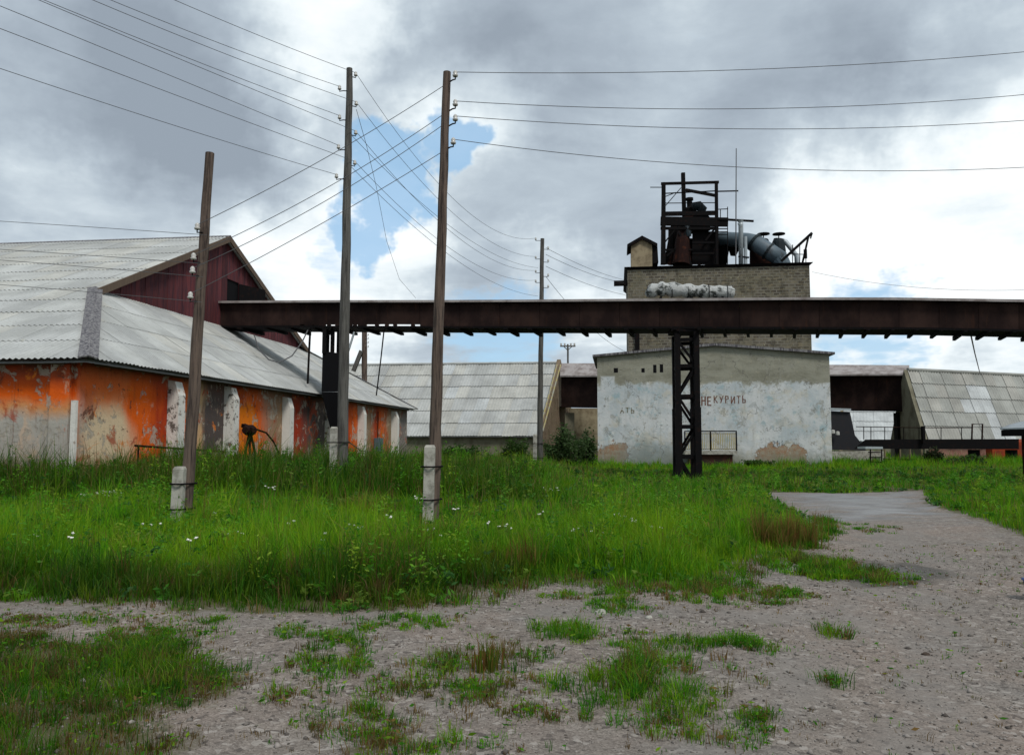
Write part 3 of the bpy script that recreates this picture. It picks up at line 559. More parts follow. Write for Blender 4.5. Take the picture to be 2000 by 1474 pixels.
# painted warning, hand lettered
STROKES = {'Н': [((0, 0), (0, 1)), ((.6, 0), (.6, 1)), ((0, .5), (.6, .5))], 'Е': [((0, 0), (0, 1)), ((0, 0), (.55, 0)), ((0, .5), (.45, .5)), ((0, 1), (.55, 1))],
           'К': [((0, 0), (0, 1)), ((0, .45), (.55, 1)), ((.12, .55), (.58, 0))], 'У': [((0, 1), (.3, .45)), ((.6, 1), (.15, 0))], 'Р': [((0, 0), (0, 1)), ((0, 1), (.45, .95)), ((.45, .95), (.5, .62)), ((.5, .62), (0, .5))],
           'И': [((0, 0), (0, 1)), ((0, 0), (.6, 1)), ((.6, 0), (.6, 1))], 'Т': [((.3, 0), (.3, 1)), ((0, 1), (.62, 1))], 'Ь': [((0, 0), (0, 1)), ((0, .5), (.45, .42)), ((.45, .42), (.45, .06)), ((.45, .06), (0, 0))],
           'С': [((.5, .85), (.15, 1)), ((.15, 1), (0, .5)), ((0, .5), (.15, 0)), ((.15, 0), (.5, .15))], 'О': [((.1, 0), (0, .5)), ((0, .5), (.1, 1)), ((.1, 1), (.5, 1)), ((.5, 1), (.6, .5)), ((.6, .5), (.5, 0)), ((.5, 0), (.1, 0))],
           '2': [((0, .8), (.3, 1)), ((.3, 1), (.5, .7)), ((.5, .7), (0, 0)), ((0, 0), (.55, 0))], '1': [((.1, .75), (.3, 1)), ((.3, 1), (.3, 0))], 'A': [((0, 0), (.3, 1)), ((.3, 1), (.6, 0)), ((.12, .4), (.48, .4))]}
def lettering(text, px, py, px2, h_, m, name, sw=.06):
    a1, b1 = fac(px, py), fac(px2, py); n = len(text); adv = (b1.x-a1.x)/n; k = MB()
    for i, ch in enumerate(text):
        if ch == ' ': continue
        for (u0, v0), (u1, v1) in STROKES[ch]:
            jz = random.uniform(-.03, .03); q0 = Vector((a1.x+i*adv+u0*adv*.95, -.004, a1.z+v0*h_+jz)); q1 = Vector((a1.x+i*adv+u1*adv*.95, -.004, a1.z+v1*h_+jz))
            d_ = (q1-q0).normalized(); n_ = Vector((-d_.z, 0, d_.x))*sw/2; q0 = q0-d_*sw*.3; q1 = q1+d_*sw*.3
            k.poly(q0-n_, q1-n_, q1+n_, q0+n_)
    return k.build(name, m, ws, local=True)
lettering('НЕ', 1371, 791, 1394, .52, MATS['letter'], 'lettering', .085); lettering('КУРИТЬ', 1395, 787, 1462, .42, MATS['letter'], 'lettering', .065)
lettering('АТЬ'.replace('А', 'A'), 1212, 806, 1244, .3, MATS['letter_faint'], 'lettering', .07); lettering('2О1', 1510, 871, 1534, .3, MATS['letter_blue'], 'lettering', .05)
# raised porch with a slatted railing in front of the facade
q = [fac(1337, 876, -1.4), fac(1440, 880, -1.4)]
pc = thing('porch', 'raised concrete porch with slatted railing before white workshop', 'porch', MWB@Vector((q[0].x, -1.4, 0)))
x0, x1, zf = q[0].x, q[1].x, q[1].z; zt = fac(1438, 843, -1.4).z
def lw(mb_): return [setattr(mb_, 'v', [MWB@v_ for v_ in mb_.v]), mb_][1]
lw(MB().box(x0, x1, -1.4, -.003, zf-.22, zf)).build('slab', MATS['concrete'], pc)
lw(MB().box(x0+.3, x1-.25, -1.2, -.004, -.3, zf-.222)).build('plinth', MATS['wall_dark'], pc)
for xx in (x0+.03, (x0+x1)/2, x1-.03):
    lw(MB().box(xx-.04, xx+.04, -1.39, -1.31, zf, zt)).build('post', MATS['steel_dark'], pc)
lw(MB().box(x0, x1, -1.395, -1.315, zt+.002, zt+.07)).build('top_rail', MATS['steel_dark'], pc)
xx = x0+.1
while xx < x1-.1:
    lw(MB().box(xx, xx+.055, -1.37, -1.35, zf+.06, zt-.06)).build('slat', MATS['fence_slat'], pc); xx += .105
for zz_ in (zf+.1, zt-.1): lw(MB().box(x0, x1, -1.347, -1.32, zz_-.02, zz_+.02)).build('rail', MATS['steel_dark'], pc)
# tower
TO = 4.0
t0, t1 = fac(1226, 560, TO).x, fac(1582, 560, TO).x; zt_ = fac(1400, 518, TO).z; TD = 9.0
MT = MWB@Matrix.Translation((t0, TO, 0))
tw = thing('brick_tower', 'square tower of weathered yellow-grey brick with dark cornice', 'tower', mtx=MT); TWD = t1-t0
MB().box(0, TWD, 0, TD, -.3, zt_-.17).build('wall', MATS['brick_tower'], tw, local=True)
MB().hexa([(-.02, -.02, zt_-.168), (TWD+.02, -.02, zt_-.168), (TWD+.02, TD, zt_-.168), (-.02, TD, zt_-.168), (-.22, -.22, zt_), (TWD+.22, -.22, zt_), (TWD+.22, TD, zt_), (-.22, TD, zt_)]).build('cornice', MATS['steel_dark'], tw, local=True)
def tl(px, py, off=0.0): return (MT.inverted()@onplane(px, py, MT.to_translation()+E1*off, E1))
p_ = tl(1199, 552); MB().box(p_.x, -.003, .1, .5, p_.z-.16, p_.z+.16).build('bracket', MATS['steel_dark'], tw, local=True)
for px_ in (1240,): 
    p_ = tl(px_, 655); MB().box(p_.x, p_.x+.3, -.15, -.003, 4.5, 9.2).build('drain_pipe', MATS['steel_dark'], tw, local=True)
pts = [tl(1262, 577, -1.0), tl(1278, 566, -1.0), tl(1300, 564, -1.0), tl(1340, 568, -1.0), tl(1380, 570, -1.0), tl(1420, 571, -1.0), tl(1434, 574, -1.0)]
lag = thing('lagged_tank', 'horizontal tank wrapped in torn pale insulation against brick tower', 'tank', MT@Vector((pts[3].x, -1.0, pts[3].z-.5)))
fine = []
for i in range(len(pts)-1):
    for k in range(5): fine.append(MT@(pts[i].lerp(pts[i+1], k/5)))
fine.append(MT@pts[-1])
rad = [min(.46, .16+.09*i) if i < 6 else .44+.06*math.sin(i*1.7)+random.uniform(-.04, .04) for i in range(len(fine))]; rad[-1] = .3
MB().tube(fine, rad, 14).build('lagging', MATS['insulation'], lag, smooth=True)
for px_ in (1312, 1343, 1384, 1420):
    pc_ = MT@tl(px_, 567+(px_-1300)*.033, -1.0); MB().tube([pc_+(-E2)*-.02, pc_+(-E2)*.02], .475+random.uniform(-.02, .03), 14).build('wire_band', MATS['steel_dark'], lag)
for px_ in (1290, 1350, 1410):
    p1_ = tl(px_, 580, -1.0); MB().beam(MT@Vector((p1_.x, -1.5, p1_.z-.12)), MT@Vector((p1_.x, .05, p1_.z-.12)), .14).build('bracket', MATS['steel_dark'], lag)
# ------------------------------------------------------------------ plant on the tower roof
def rp(px, py, off): return onplane(px, py, MT.to_translation()+E1*off, E1)
def onroof(px, off): v_ = rp(px, 515, off); v_.z = zt_; return v_
h0 = onroof(1255, 1.2)
hut = thing('roof_hut', 'little cream brick hut with dark gabled roof on tower corner', 'hut', h0)
a1, a2 = rp(1233, 515, 1.2), rp(1274, 515, 1.2); zw = rp(1250, 478, 1.2).z
MB().prism([(a1.x, a1.y, zt_), (a2.x, a2.y, zt_), (a2.x, a2.y, zw), ((a1.x+a2.x)/2, (a1.y+a2.y)/2, rp(1254, 466, 1.2).z), (a1.x, a1.y, zw)], E1*2.2).build('wall', MATS['render_cream'], hut)
ap = rp(1254, 460, 1.0)
for px_ in (1225, 1284):
    e_ = rp(px_, 480 if px_ < 1250 else 474, 1.0); e_.z = rp(1225, 477, 1.0).z
    MB().prism([ap, e_, e_+Vector((0, 0, -.22)), ap+Vector((0, 0, -.25))], E1*2.6).build('roof', MATS['steel_dark'], hut)
MB().prism([rp(1274, 480, 1.25)+(-E2)*.02, rp(1284, 480, 1.25), rp(1286, 512, 1.25), rp(1274, 515, 1.25)+(-E2)*.02], E1*1.6).build('side_door', MATS['steel_dark'], hut)
fr = thing('steel_headframe', 'black rusted steel frame on tower roof with machinery inside', 'steel frame', onroof(1345, 3))
SDK = MATS['steel_dark']
O1, O2 = 2.2, 6.0
for o_, dx in ((O1, 0), (O2, 4)):
    MB().beam(rp(1296-dx*.5, 517, o_), rp(1296, 358, o_), .26).build('column', SDK, fr); MB().beam(rp(1400+dx*.3, 517, o_), rp(1399, 356, o_), .2).build('column', SDK, fr)
    MB().beam(rp(1291, 359, o_), rp(1404, 356, o_), .2, .16).build('top_beam', SDK, fr)
    MB().beam(rp(1292, 418, o_), rp(1402, 416, o_), .15, .3).build('cross_beam', SDK, fr)
    MB().beam(rp(1290, 432, o_), rp(1422, 434, o_), .2, .62).build('deck_beam', SDK, fr)
    MB().beam(rp(1290, 446, o_), rp(1402, 446, o_), .12, .2).build('cross_beam', SDK, fr)
for py_ in (358, 432): 
    for px_ in (1296, 1400): MB().beam(rp(px_, py_, O1), rp(px_, py_, O2), .16).build('tie_beam', SDK, fr)
MB().beam(rp(1334, 338, 3.4), rp(1338, 480, 3.4), .26).build('mast', SDK, fr)
MB().beam(rp(1339, 371, O1), rp(1402, 383, O1), .14, .2).build('brace', SDK, fr); MB().beam(rp(1298, 404, O1), rp(1330, 367, O1), .05).build('brace', SDK, fr)
MB().beam(rp(1297, 385, O1), rp(1320, 376, O1), .05).build('brace', SDK, fr); MB().beam(rp(1297, 378, O1+.3), rp(1400, 373, O1+.3), .07).build('rail', SDK, fr); MB().beam(rp(1296, 397, O1+.4), rp(1400, 396, O1+.4), .05).build('rail', SDK, fr)
MB().beam(rp(1270, 366, O1), rp(1300, 366, O1), .05).build('rail', SDK, fr); MB().beam(rp(1400, 374, O1), rp(1442, 373, O1), .08).build('rail', SDK, fr)
MB().beam(rp(1297, 475, O1), rp(1318, 449, O1), .09).build('brace', SDK, fr)
for px_ in (1371,): MB().beam(rp(px_, 397, O1+.4), rp(px_, 415, O1+.4), .05).build('rail_post', SDK, fr)
# landing beside the frame with guard rail
for px_, t_, b_ in ((1407, 409, 432), (1421, 404, 517)): MB().beam(rp(px_, t_, O1), rp(px_, b_, O1), .05).build('rail_post', SDK, fr)
MB().beam(rp(1402, 409, O1), rp(1422, 408, O1), .05).build('rail', SDK, fr); MB().beam(rp(1402, 428, O1-.1), rp(1472, 432, O1-.1), .1, .14).build('jib_beam', SDK, fr)
for py_ in (441, 447, 453, 458): MB().beam(rp(1401, py_, O1), rp(1422, py_, O1), .06).build('ladder_rung', SDK, fr)
# machines standing inside
dr = thing('dryer_body', 'dark rusty dryer casing inside the roof frame', 'machine', onroof(1360, 3.2))
MB().hexa([rp(1352, 517, 2.6), rp(1401, 517, 2.6), rp(1401, 517, 5.2), rp(1356, 517, 5.2), rp(1352, 452, 2.6), rp(1401, 452, 2.6), rp(1401, 452, 5.2), rp(1356, 452, 5.2)]).build('casing', SDK, dr)
MB().lathe(rp(1358, 450, 4) , [(0, 1.1), (.5, 1.05), (.9, .8), (1.2, .4)], 14).build('dome', MATS['steel_teal'], dr, smooth=True)
MB().lathe(rp(1347, 412, 4), [(-.4, .55), (.1, .5), (.3, .2), (.75, .2), (.78, .28), (.95, .28)], 12).build('motor', SDK, dr)
MB().tube([rp(1330, 517, 2.4), rp(1333, 470, 2.6), rp(1338, 440, 3.0), rp(1350, 420, 3.4)], [.62, .5, .42, .36], 12).build('chute', MATS['steel_rust'], dr)
MB().hexa([rp(1302, 517, 2.6), rp(1350, 517, 2.6), rp(1350, 517, 4.5), rp(1302, 517, 4.5), rp(1318, 480, 2.8), rp(1350, 478, 2.8), rp(1350, 478, 4.5), rp(1318, 480, 4.5)]).build('hopper', MATS['steel_rust'], dr)
MB().tube([rp(1332, 440, 2.3), rp(1336, 432, 2.3), rp(1342, 440, 2.3), rp(1345, 462, 2.4)], .2, 10).build('bend', MATS['duct_grey'], dr, smooth=True)
MB().hexa([rp(1296, 517, 5.5), rp(1330, 517, 5.5), rp(1330, 517, 5.9), rp(1296, 517, 5.9), rp(1310, 440, 5.5), rp(1330, 436, 5.5), rp(1330, 436, 5.9), rp(1310, 440, 5.9)]).build('panel', SDK, dr)
MB().hexa([rp(1340, 440, 3), rp(1398, 440, 3), rp(1398, 440, 5.4), rp(1340, 440, 5.4), rp(1344, 415, 3), rp(1378, 413, 3), rp(1378, 413, 5.4), rp(1344, 415, 5.4)]).build('gearbox', SDK, dr)
MB().tube([rp(1368, 416, 3.4), rp(1372, 408, 3.4), rp(1366, 402, 3.4), rp(1352, 404, 3.4)], [.3, .34, .34, .3], 10).build('blower', MATS['steel_teal'], dr, smooth=True)
for a_, b_ in (((1318, 517), (1346, 430)), ((1350, 517), (1322, 440)), ((1378, 470), (1401, 440)), ((1302, 500), (1340, 470)), ((1296, 488), (1352, 488)), ((1352, 474), (1402, 474)), ((1352, 495), (1402, 495))):
    MB().beam(rp(*a_, 2.25), rp(*b_, 2.25), .13).build('bracing', SDK, dr)
for px_ in (1312, 1326, 1345, 1366, 1384): MB().tube([rp(px_, 517, 5.6), rp(px_+random.uniform(-3, 3), random.uniform(436, 470), 5.6)], random.uniform(.12, .32), 8).build('pipe', SDK, dr)
du = thing('exhaust_duct', 'large grey-blue steel duct bending down across the tower roof', 'duct', onroof(1520, 2.4))
MB().tube([rp(1390, 470, 4.5), rp(1425, 468, 4.0), rp(1458, 470, 3.2), rp(1475, 474, 2.8), rp(1500, 490, 2.6), rp(1527, 507, 2.4)], [.55, .55, .55, .58, .58, .56], 16).build('pipe', MATS['duct_grey'], du, smooth=True)
for a3, b3 in (((1472, 472.5, 2.83), (1476, 475, 2.77)), ((1499, 489.5, 2.61), (1502, 491.5, 2.59))): MB().tube([rp(*a3), rp(*b3)], .66, 16).build('flange', MATS['steel_teal'], du)
MB().tube([rp(1522, 504, 2.42), onroof(1535, 2.4)], [.56, .5], 14).build('outlet', MATS['duct_grey'], du)
fh = thing('fan_housing', 'dark rusted fan housing under the grey duct', 'fan housing', onroof(1480, 4.2))
MB().hexa([rp(1464, 517, 3.6), rp(1512, 517, 3.6), rp(1512, 517, 6), rp(1464, 517, 6), rp(1464, 486, 3.6), rp(1496, 484, 3.6), rp(1496, 484, 6), rp(1464, 486, 6)]).build('casing', MATS['steel_rust'], fh)
MB().tube([rp(1410, 517, 4.6), rp(1412, 488, 4.4), rp(1420, 475, 4.2)], [.35, .45, .5], 10).build('riser', SDK, fh)
MB().tube([rp(1432, 500, 4.6), rp(1434, 480, 4.4)], [.2, .5], 10).build('cone', SDK, fh)
for i_, (px_, lab) in enumerate(((1491, 'dark cyclone with flat rain cap rising behind the grey duct'), (1521, 'dark cyclone with flat rain cap and pale side pipe near tower corner'))):
    cy = thing('cyclone', lab, 'cyclone', onroof(px_, 5.0), group='cyclones on the tower roof')
    ca = rp(px_, 458, 5.0)
    MB().tube([onroof(px_, 5.0), rp(px_, 490, 5.0), rp(px_-1, 474, 5.0), rp(px_, 467, 5.0)], [.5, .5, .45, .36], 14).build('body', MATS['steel_teal'], cy)
    MB().lathe(ca, [(-.06, .1), (0, .46), (.07, .44), (.1, .1)], 14).build('rain_cap', SDK, cy); MB().beam(rp(px_, 468, 5), ca, .06).build('cap_stay', SDK, cy)
    if i_: MB().tube([rp(1527, 470, 5), rp(1534, 472, 5), rp(1547, 488, 5), rp(1556, 500, 5), onroof(1557, 5)], .17, 10).build('side_pipe', MATS['galv'], cy, smooth=True)
vpq = thing('vent_pipe', 'tall slim galvanised vent pipe beside the grey duct', 'pipe', onroof(1447, 2.0))
MB().tube([onroof(1447, 2.0), rp(1447, 440, 2.0), rp(1446, 436, 2.0)], [.17, .17, .2], 10).build('pipe', MATS['galv'], vpq, smooth=True)
MB().tube([onroof(1456, 2.0), rp(1456, 462, 2.0)], .12, 8).build('pipe', MATS['galv'], vpq); MB().tube([rp(1447, 437, 2), rp(1446, 430, 2.0)], [.1, .24], 8).build('cowl', MATS['galv'], vpq)
MB().beam(rp(1442, 501, 1.9), rp(1463, 503, 1.9), .1).build('stay', SDK, vpq)
an = thing('antenna_mast', 'very thin tall antenna mast rising above the tower', 'antenna', onroof(1437, 1.0))
MB().tube([onroof(1437, 1.0), rp(1437.5, 400, 1.0), rp(1438, 290, 1.0)], [.045, .04, .03], 6).build('pole', MATS['wire'], an)
jb = thing('jib_hoist', 'slanting steel jib with strut at the tower edge', 'hoist', onroof(1550, .8))
MB().beam(rp(1526, 510, .8), rp(1586, 455, .8), .13, .18).build('boom', SDK, jb); MB().beam(rp(1567, 515, .8), rp(1579, 462, .8), .12).build('strut', SDK, jb)
MB().tube([rp(1586, 456, .8), rp(1583, 466, .8)], .05, 6).build('hook', SDK, jb); MB().lathe(rp(1573, 496, .8), [(-.3, .12), (.3, .12)], 8).build('winch', SDK, jb)
gr_ = thing('guard_rail', 'thin guard rail at the corner of tower roof', 'railing', onroof(1565, .3))
for px_ in (1548, 1562, 1574): MB().beam(onroof(px_, .3), rp(px_, 478, .3), .045).build('post', SDK, gr_)
MB().beam(rp(1540, 496, .3), rp(1576, 497, .3), .045).build('rail', SDK, gr_)

# ------------------------------------------------------------------ conveyor gallery on its supports
GT = [(430, 590, 38.2), (640, 588.5, 36.9), (850, 588.5, 35.5), (1060, 587.5, 34.1), (1330, 585.5, 32.4), (1560, 583.5, 31.0), (1760, 584, 29.9), (2000, 588, 28.6), (2240, 592, 27.4)]
def gal_bot(px): return np.interp(px, [430, 600, 860, 1300, 1800, 2000, 2240], [639, 639, 640, 641, 643, 647, 652])
ga = thing('conveyor_gallery', 'long dark brown enclosed conveyor gallery crossing overhead between buildings', 'gallery', at(1330, 640, 32.4))
GW = 1.5
def gp(px, f, back=0.0):      # f: 0 bottom, 1 top
    d_ = np.interp(px, [g[0] for g in GT], [g[2] for g in GT]); t_ = np.interp(px, [g[0] for g in GT], [g[1] for g in GT]); b_ = gal_bot(px)
    v_ = at(px, b_+(t_-b_)*f, d_); gdir = (at(2240, 600, 27.4)-at(430, 600, 38.2)); gdir.z = 0; gdir.normalize(); n_ = Vector((-gdir.y, gdir.x, 0))
    return v_+n_*back
px_ = 430.0; k = 0
while px_ < 2235:
    nx_ = min(px_+78, 2240); a_, b_ = px_+.35, nx_-.35; gap = 560 < (px_+nx_)/2 < 850
    lo = .115 if gap else .06
    for bk, th in ((0, .05), (GW, -.05)):
        l2 = lo if bk == 0 else (.42 if gap else .06)
        n_ = (gp(a_, 0, 1)-gp(a_, 0, 0))*th; u_ = Vector((0, 0, random.uniform(-.012, .012)))
        q_ = [gp(a_, l2, bk), gp(b_, l2, bk), gp(b_, l2, bk)+n_, gp(a_, l2, bk)+n_, gp(a_, .93, bk), gp(b_, .93, bk), gp(b_, .93, bk)+n_, gp(a_, .93, bk)+n_]
        MB().hexa([x_+n_*random.uniform(0, .25)+u_ for x_ in q_]).build('cladding_panel', MATS['gallery'], ga)
    if gap:
        for k2 in range(9):
            p1 = px_+8.6*k2+random.uniform(-1, 1); 
            if random.random() < .62: MB().hexa([gp(p1, .06), gp(p1+7.5, .06), gp(p1+7.5, .06, .05), gp(p1, .06, .05), gp(p1, .12), gp(p1+7.5, .12), gp(p1+7.5, .12, .05), gp(p1, .12, .05)]).build('batten', MATS['gallery'], ga)
    px_ = nx_
fl, rf_, lip = MB(), MB(), MB()
for a_, b_ in zip(range(430, 2240, 60), range(490, 2300, 60)):
    b_ = min(b_, 2240)
    fl.hexa([gp(a_, -.02, -.08), gp(b_, -.02, -.08), gp(b_, -.02, GW+.08), gp(a_, -.02, GW+.08), gp(a_, .055, -.08), gp(b_, .055, -.08), gp(b_, .055, GW+.08), gp(a_, .055, GW+.08)])
    z_ = Vector((0, 0, .25)); w1, w2 = gp(a_, .93, GW/2)+z_, gp(b_, .93, GW/2)+z_
    rf_.hexa([gp(a_, .935, -.22), gp(b_, .935, -.22), w2-Vector((0, 0, .1)), w1-Vector((0, 0, .1)), gp(a_, 1.02, -.22), gp(b_, 1.02, -.22), w2, w1])
    rf_.hexa([w1-Vector((0, 0, .1)), w2-Vector((0, 0, .1)), gp(b_, .935, GW+.22), gp(a_, .935, GW+.22), w1, w2, gp(b_, 1.0, GW+.22), gp(a_, 1.0, GW+.22)])
fl.build('floor', MATS['steel_dark'], ga); rf_.build('roof', MATS['gallery_roof'], ga)
for px_ in list(range(470, 2230, 47)):
    d_ = gp(px_, 0, 1)-gp(px_, 0, 0); z_ = Vector((0, 0, 1)); g0 = gp(px_, -.025, -.3); g1 = gp(px_, -.025, GW+.2); h_ = random.uniform(.10, .16); x_ = (gp(px_+6, 0)-gp(px_, 0))
    MB().hexa([g0-z_*h_*.5, g0-z_*h_*.5+x_, g1-z_*h_+x_, g1-z_*h_, g0, g0+x_, g1+x_, g1]).build('joist', SDK, ga)
# lattice support
LB = [gp(1322, 0, .05), gp(1359, 0, .05), gp(1346, 0, GW-.1), gp(1310, 0, GW-.1)]
lt = thing('lattice_pylon', 'black steel lattice pylon carrying the gallery before white workshop', 'pylon', (LB[0].x, LB[0].y, hz1(LB[0].x, LB[0].y)))
hts = [-.3, .95, 2.15, 3.35, 4.55, 5.6]
ztop = min(q_.z for q_ in LB)-.12
for i, q_ in enumerate(LB):
    f0, f1 = Vector((q_.x, q_.y, -.5)), Vector((q_.x, q_.y, ztop)); MB().beam(f0, f1, .21, .19, up=(0, 1, 0)).build('leg', SDK, lt)
    f2 = Vector((q_.x, q_.y, 3.3)); 
    MB().beam(Vector((q_.x, q_.y, -.4)), Vector((q_.x, q_.y, 2.9)), .25, .23, up=(0, 1, 0)).build('leg_casing', SDK, lt)
for i in range(4):
    c1, c2 = LB[i], LB[(i+1) % 4]
    for k, (za, zb) in enumerate(zip(hts[:-1], hts[1:])):
        P1, P2 = (Vector((c1.x, c1.y, za)), Vector((c2.x, c2.y, zb))) if k % 2 else (Vector((c2.x, c2.y, za)), Vector((c1.x, c1.y, zb)))
        if i in (2, 3): P1, P2 = Vector((P2.x, P2.y, P1.z)), Vector((P1.x, P1.y, P2.z))
        MB().beam(P1, P2, .09, .10).build('diagonal', SDK, lt); MB().beam(Vector((c1.x, c1.y, zb)), Vector((c2.x, c2.y, zb)), .1, .14).build('strut', SDK, lt)
MB().hexa([LB[0]+Vector((-.25, -.1, -.12)), LB[1]+Vector((.15, -.1, -.12)), LB[2]+Vector((.15, .1, -.12)), LB[3]+Vector((-.25, .1, -.12)), LB[0]+Vector((-.25, -.1, -.03)), LB[1]+Vector((.15, -.1, -.03)), LB[2]+Vector((.15, .1, -.03)), LB[3]+Vector((-.25, .1, -.03))]).build('cap_plate', SDK, lt)
# discharge chute and post under the gallery beside the warehouse
cq = gp(646, 0, .6); dch = cq.y
ch = thing('discharge_chute', 'black steel discharge chute and posts hanging below gallery at warehouse roof', 'chute', (cq.x, cq.y, 0))
def cp(px, py, o=0.0): return at(px, py, dch+o)
MB().hexa([cp(628, 765, -.5), cp(664, 765, -.5), cp(664, 765, .7), cp(628, 765, .7), cp(630, 685, -.5), cp(664, 690, -.5), cp(664, 690, .7), cp(630, 685, .7)]).build('hopper', MATS['black'], ch)
MB().hexa([cp(648, 850, -.2), cp(664, 850, -.2), cp(664, 850, .3), cp(648, 850, .3), cp(628, 765.5, -.5), cp(664, 765.5, -.5), cp(664, 765.5, .7), cp(628, 765.5, .7)]).build('cone', MATS['black'], ch)
for px_, o_ in ((634, -.5), (650, -.4), (662, .6), (640, .6)): MB().beam(cp(px_, 642, o_), cp(px_-1, 690, o_), .16).build('hanger', SDK, ch)
q_ = cp(657, 845); MB().beam(q_, Vector((q_.x, q_.y, -.3)), .3, .3, up=(0, 1, 0)).build('post', SDK, ch)
for lab, pts_, r_, m_ in (('thin dark rod dropping from gallery to warehouse roof', [(606, 642, 37.0), (603, 700, 37.0), (601, 749, 36.8)], .05, 'steel_dark'),
                          ('thin slanting guy rod from gallery down to warehouse roof edge', [(750, 645, 36), (744, 700, 37), (735, 772, 38)], .03, 'steel_dark'),
                          ('short slanting stay beside the leaning pole under gallery', [(692, 648, 36.5), (676, 700, 36.5)], .05, 'galv'),
                          ('black cable drooping in a loop over warehouse roof', [(497, 655, 36.5), (505, 682, 36.2), (525, 702, 36), (545, 708, 36), (570, 695, 36.3), (590, 668, 36.6), (601, 645, 36.9)], .03, 'wire'),
                          ('thin slanting wire stay from gallery to far corrugated roof', [(1895, 648, 29.6), (1904, 690, 45), (1914, 729, 63)], .03, 'wire')):
    solo('stay_rod' if 'cable' not in lab else 'loose_cable', MB().tube([at(*p) for p in pts_], r_, 6), MATS[m_], lab, 'cable' if 'cable' in lab else 'rod', at(*pts_[-1]))
# ------------------------------------------------------------------ storage sheds in the background
def shed_roof(name, label, Rr, Ul, Ve, mats, sw, rows, ridge_len, alt=None, endm='brick_brown', parapet=0.0, side=1, backrun=6.0, base_m='wall_olive', amp=.035, pitch=.27):
    """Rr: ridge end, Ul: point along the ridge, Ve: foot of the rake at that end"""
    base = Vector((Ve.x, Ve.y, 0)); root = thing(name, label, 'warehouse', base); inv = ROOTM[root.name].inverted()
    U = (Ul-Rr); U.normalize(); V = (Rr-Ve); vl = V.length; V.normalize()
    hor = Vector((-V.x, -V.y, 0)); run = Vector((Rr.x-Ve.x, Rr.y-Ve.y, 0)); Bk = Ve+run*2; Bk.z = Ve.z      # back eave
    L = U*ridge_len
    dk_ = MB().poly(Ve, Rr, Rr+L, Ve+L).poly(Rr, Bk, Bk+L, Rr+L); N = U.cross(V); N = N if N.z > 0 else -N
    dk_.v = [v_-N*.12 for v_ in dk_.v]; rf__ = dk_.build('roof', mats[0], root)
    roof_sheets(rf__, inv@Ve, U, V, ridge_len, lambda u: (0, vl), sw, vl/rows, mats, pitch=pitch, amp=amp, step=4, alt=alt, jit=.01, lift=.03, lapz=.03)
    MB().tube([Rr+N*.05, Rr+L+N*.05], .13, 8).build('ridge_cap', mats[0], root)
    out = -U*.35
    z0 = lambda p: Vector((p.x, p.y, -.3))
    wv = MB(); ins = run.normalized()*.5
    wv.prism([z0(Ve+ins), Ve+ins, z0(Ve+ins)+L, Ve+ins+L][:2]+[Ve+ins+L, z0(Ve+ins)+L], run.normalized()*.3); wv.build('front_wall', MATS[base_m], root)
    up = Vector((0, 0, parapet))
    MB().prism([z0(Ve), Ve+up, Rr+up*1.4, Bk+up, z0(Bk)], out).build('end_wall', MATS[endm], root)
    return root
random.seed(3)
newset = {(3, 8), (2, 5), (5, 9), (1, 6)}
sh1 = shed_roof('storage_shed', 'long shed of pale grey corrugated sheets with brick end wall beyond orange warehouse', at(1088, 709, 78), at(690, 713, 80), at(1052, 852, 72), SLATE, 1.08, 6, 24,
          alt=lambda r, c, m: SLATE_NEW if (r, c) in newset else m, parapet=.25, pitch=.27)
for dx in (0, -7): 
    MB().tube([at(1060+dx, 842, 71.6), at(1095+dx, 712, 77.4)], .07, 6).build('ladder_stile', MATS['fence_slat'], sh1)
random.seed(5)
new2 = {(2, 4), (2, 5), (2, 6), (3, 6), (1, 5), (4, 6), (4, 7), (1, 6)}
sh2 = shed_roof('storage_shed', 'steep shed of weathered olive-grey corrugated sheets with paler patched sheets', at(1772, 722, 62), at(2000, 733, 66.3), at(1813, 862, 58.3), SLATE_G, 1.08, 5, 17,
          alt=lambda r, c, m: SLATE_NEW if (4-r, c) in new2 else m, endm='wall_olive', base_m='brick_pink', amp=.06, pitch=.27)
p0, p1 = at(1938, 876, 57.5), at(2020, 876, 57.5)
solo('store_hut', MB().hexa([(p0.x, p0.y, -.2), (p1.x, p0.y, -.2), (p1.x, p0.y+.8, -.2), (p0.x, p0.y+.8, -.2), (p0.x, p0.y, 1.5), (p1.x, p0.y, 1.5), (p1.x, p0.y+.8, 1.7), (p0.x, p0.y+.8, 1.7)]), MATS['wall_red'], 'bright red painted lean-to wall under the olive-grey shed eave', 'wall', (p0.x, p0.y, 0))
random.seed(6)
sh3 = shed_roof('storage_shed', 'distant shed roof of pale sheets seen below rear gallery', at(1648, 770, 100), at(1760, 770, 100), at(1645, 862, 93), [SLATE_NEW], 1.2, 5, 12, endm='render_tan', pitch=.4)
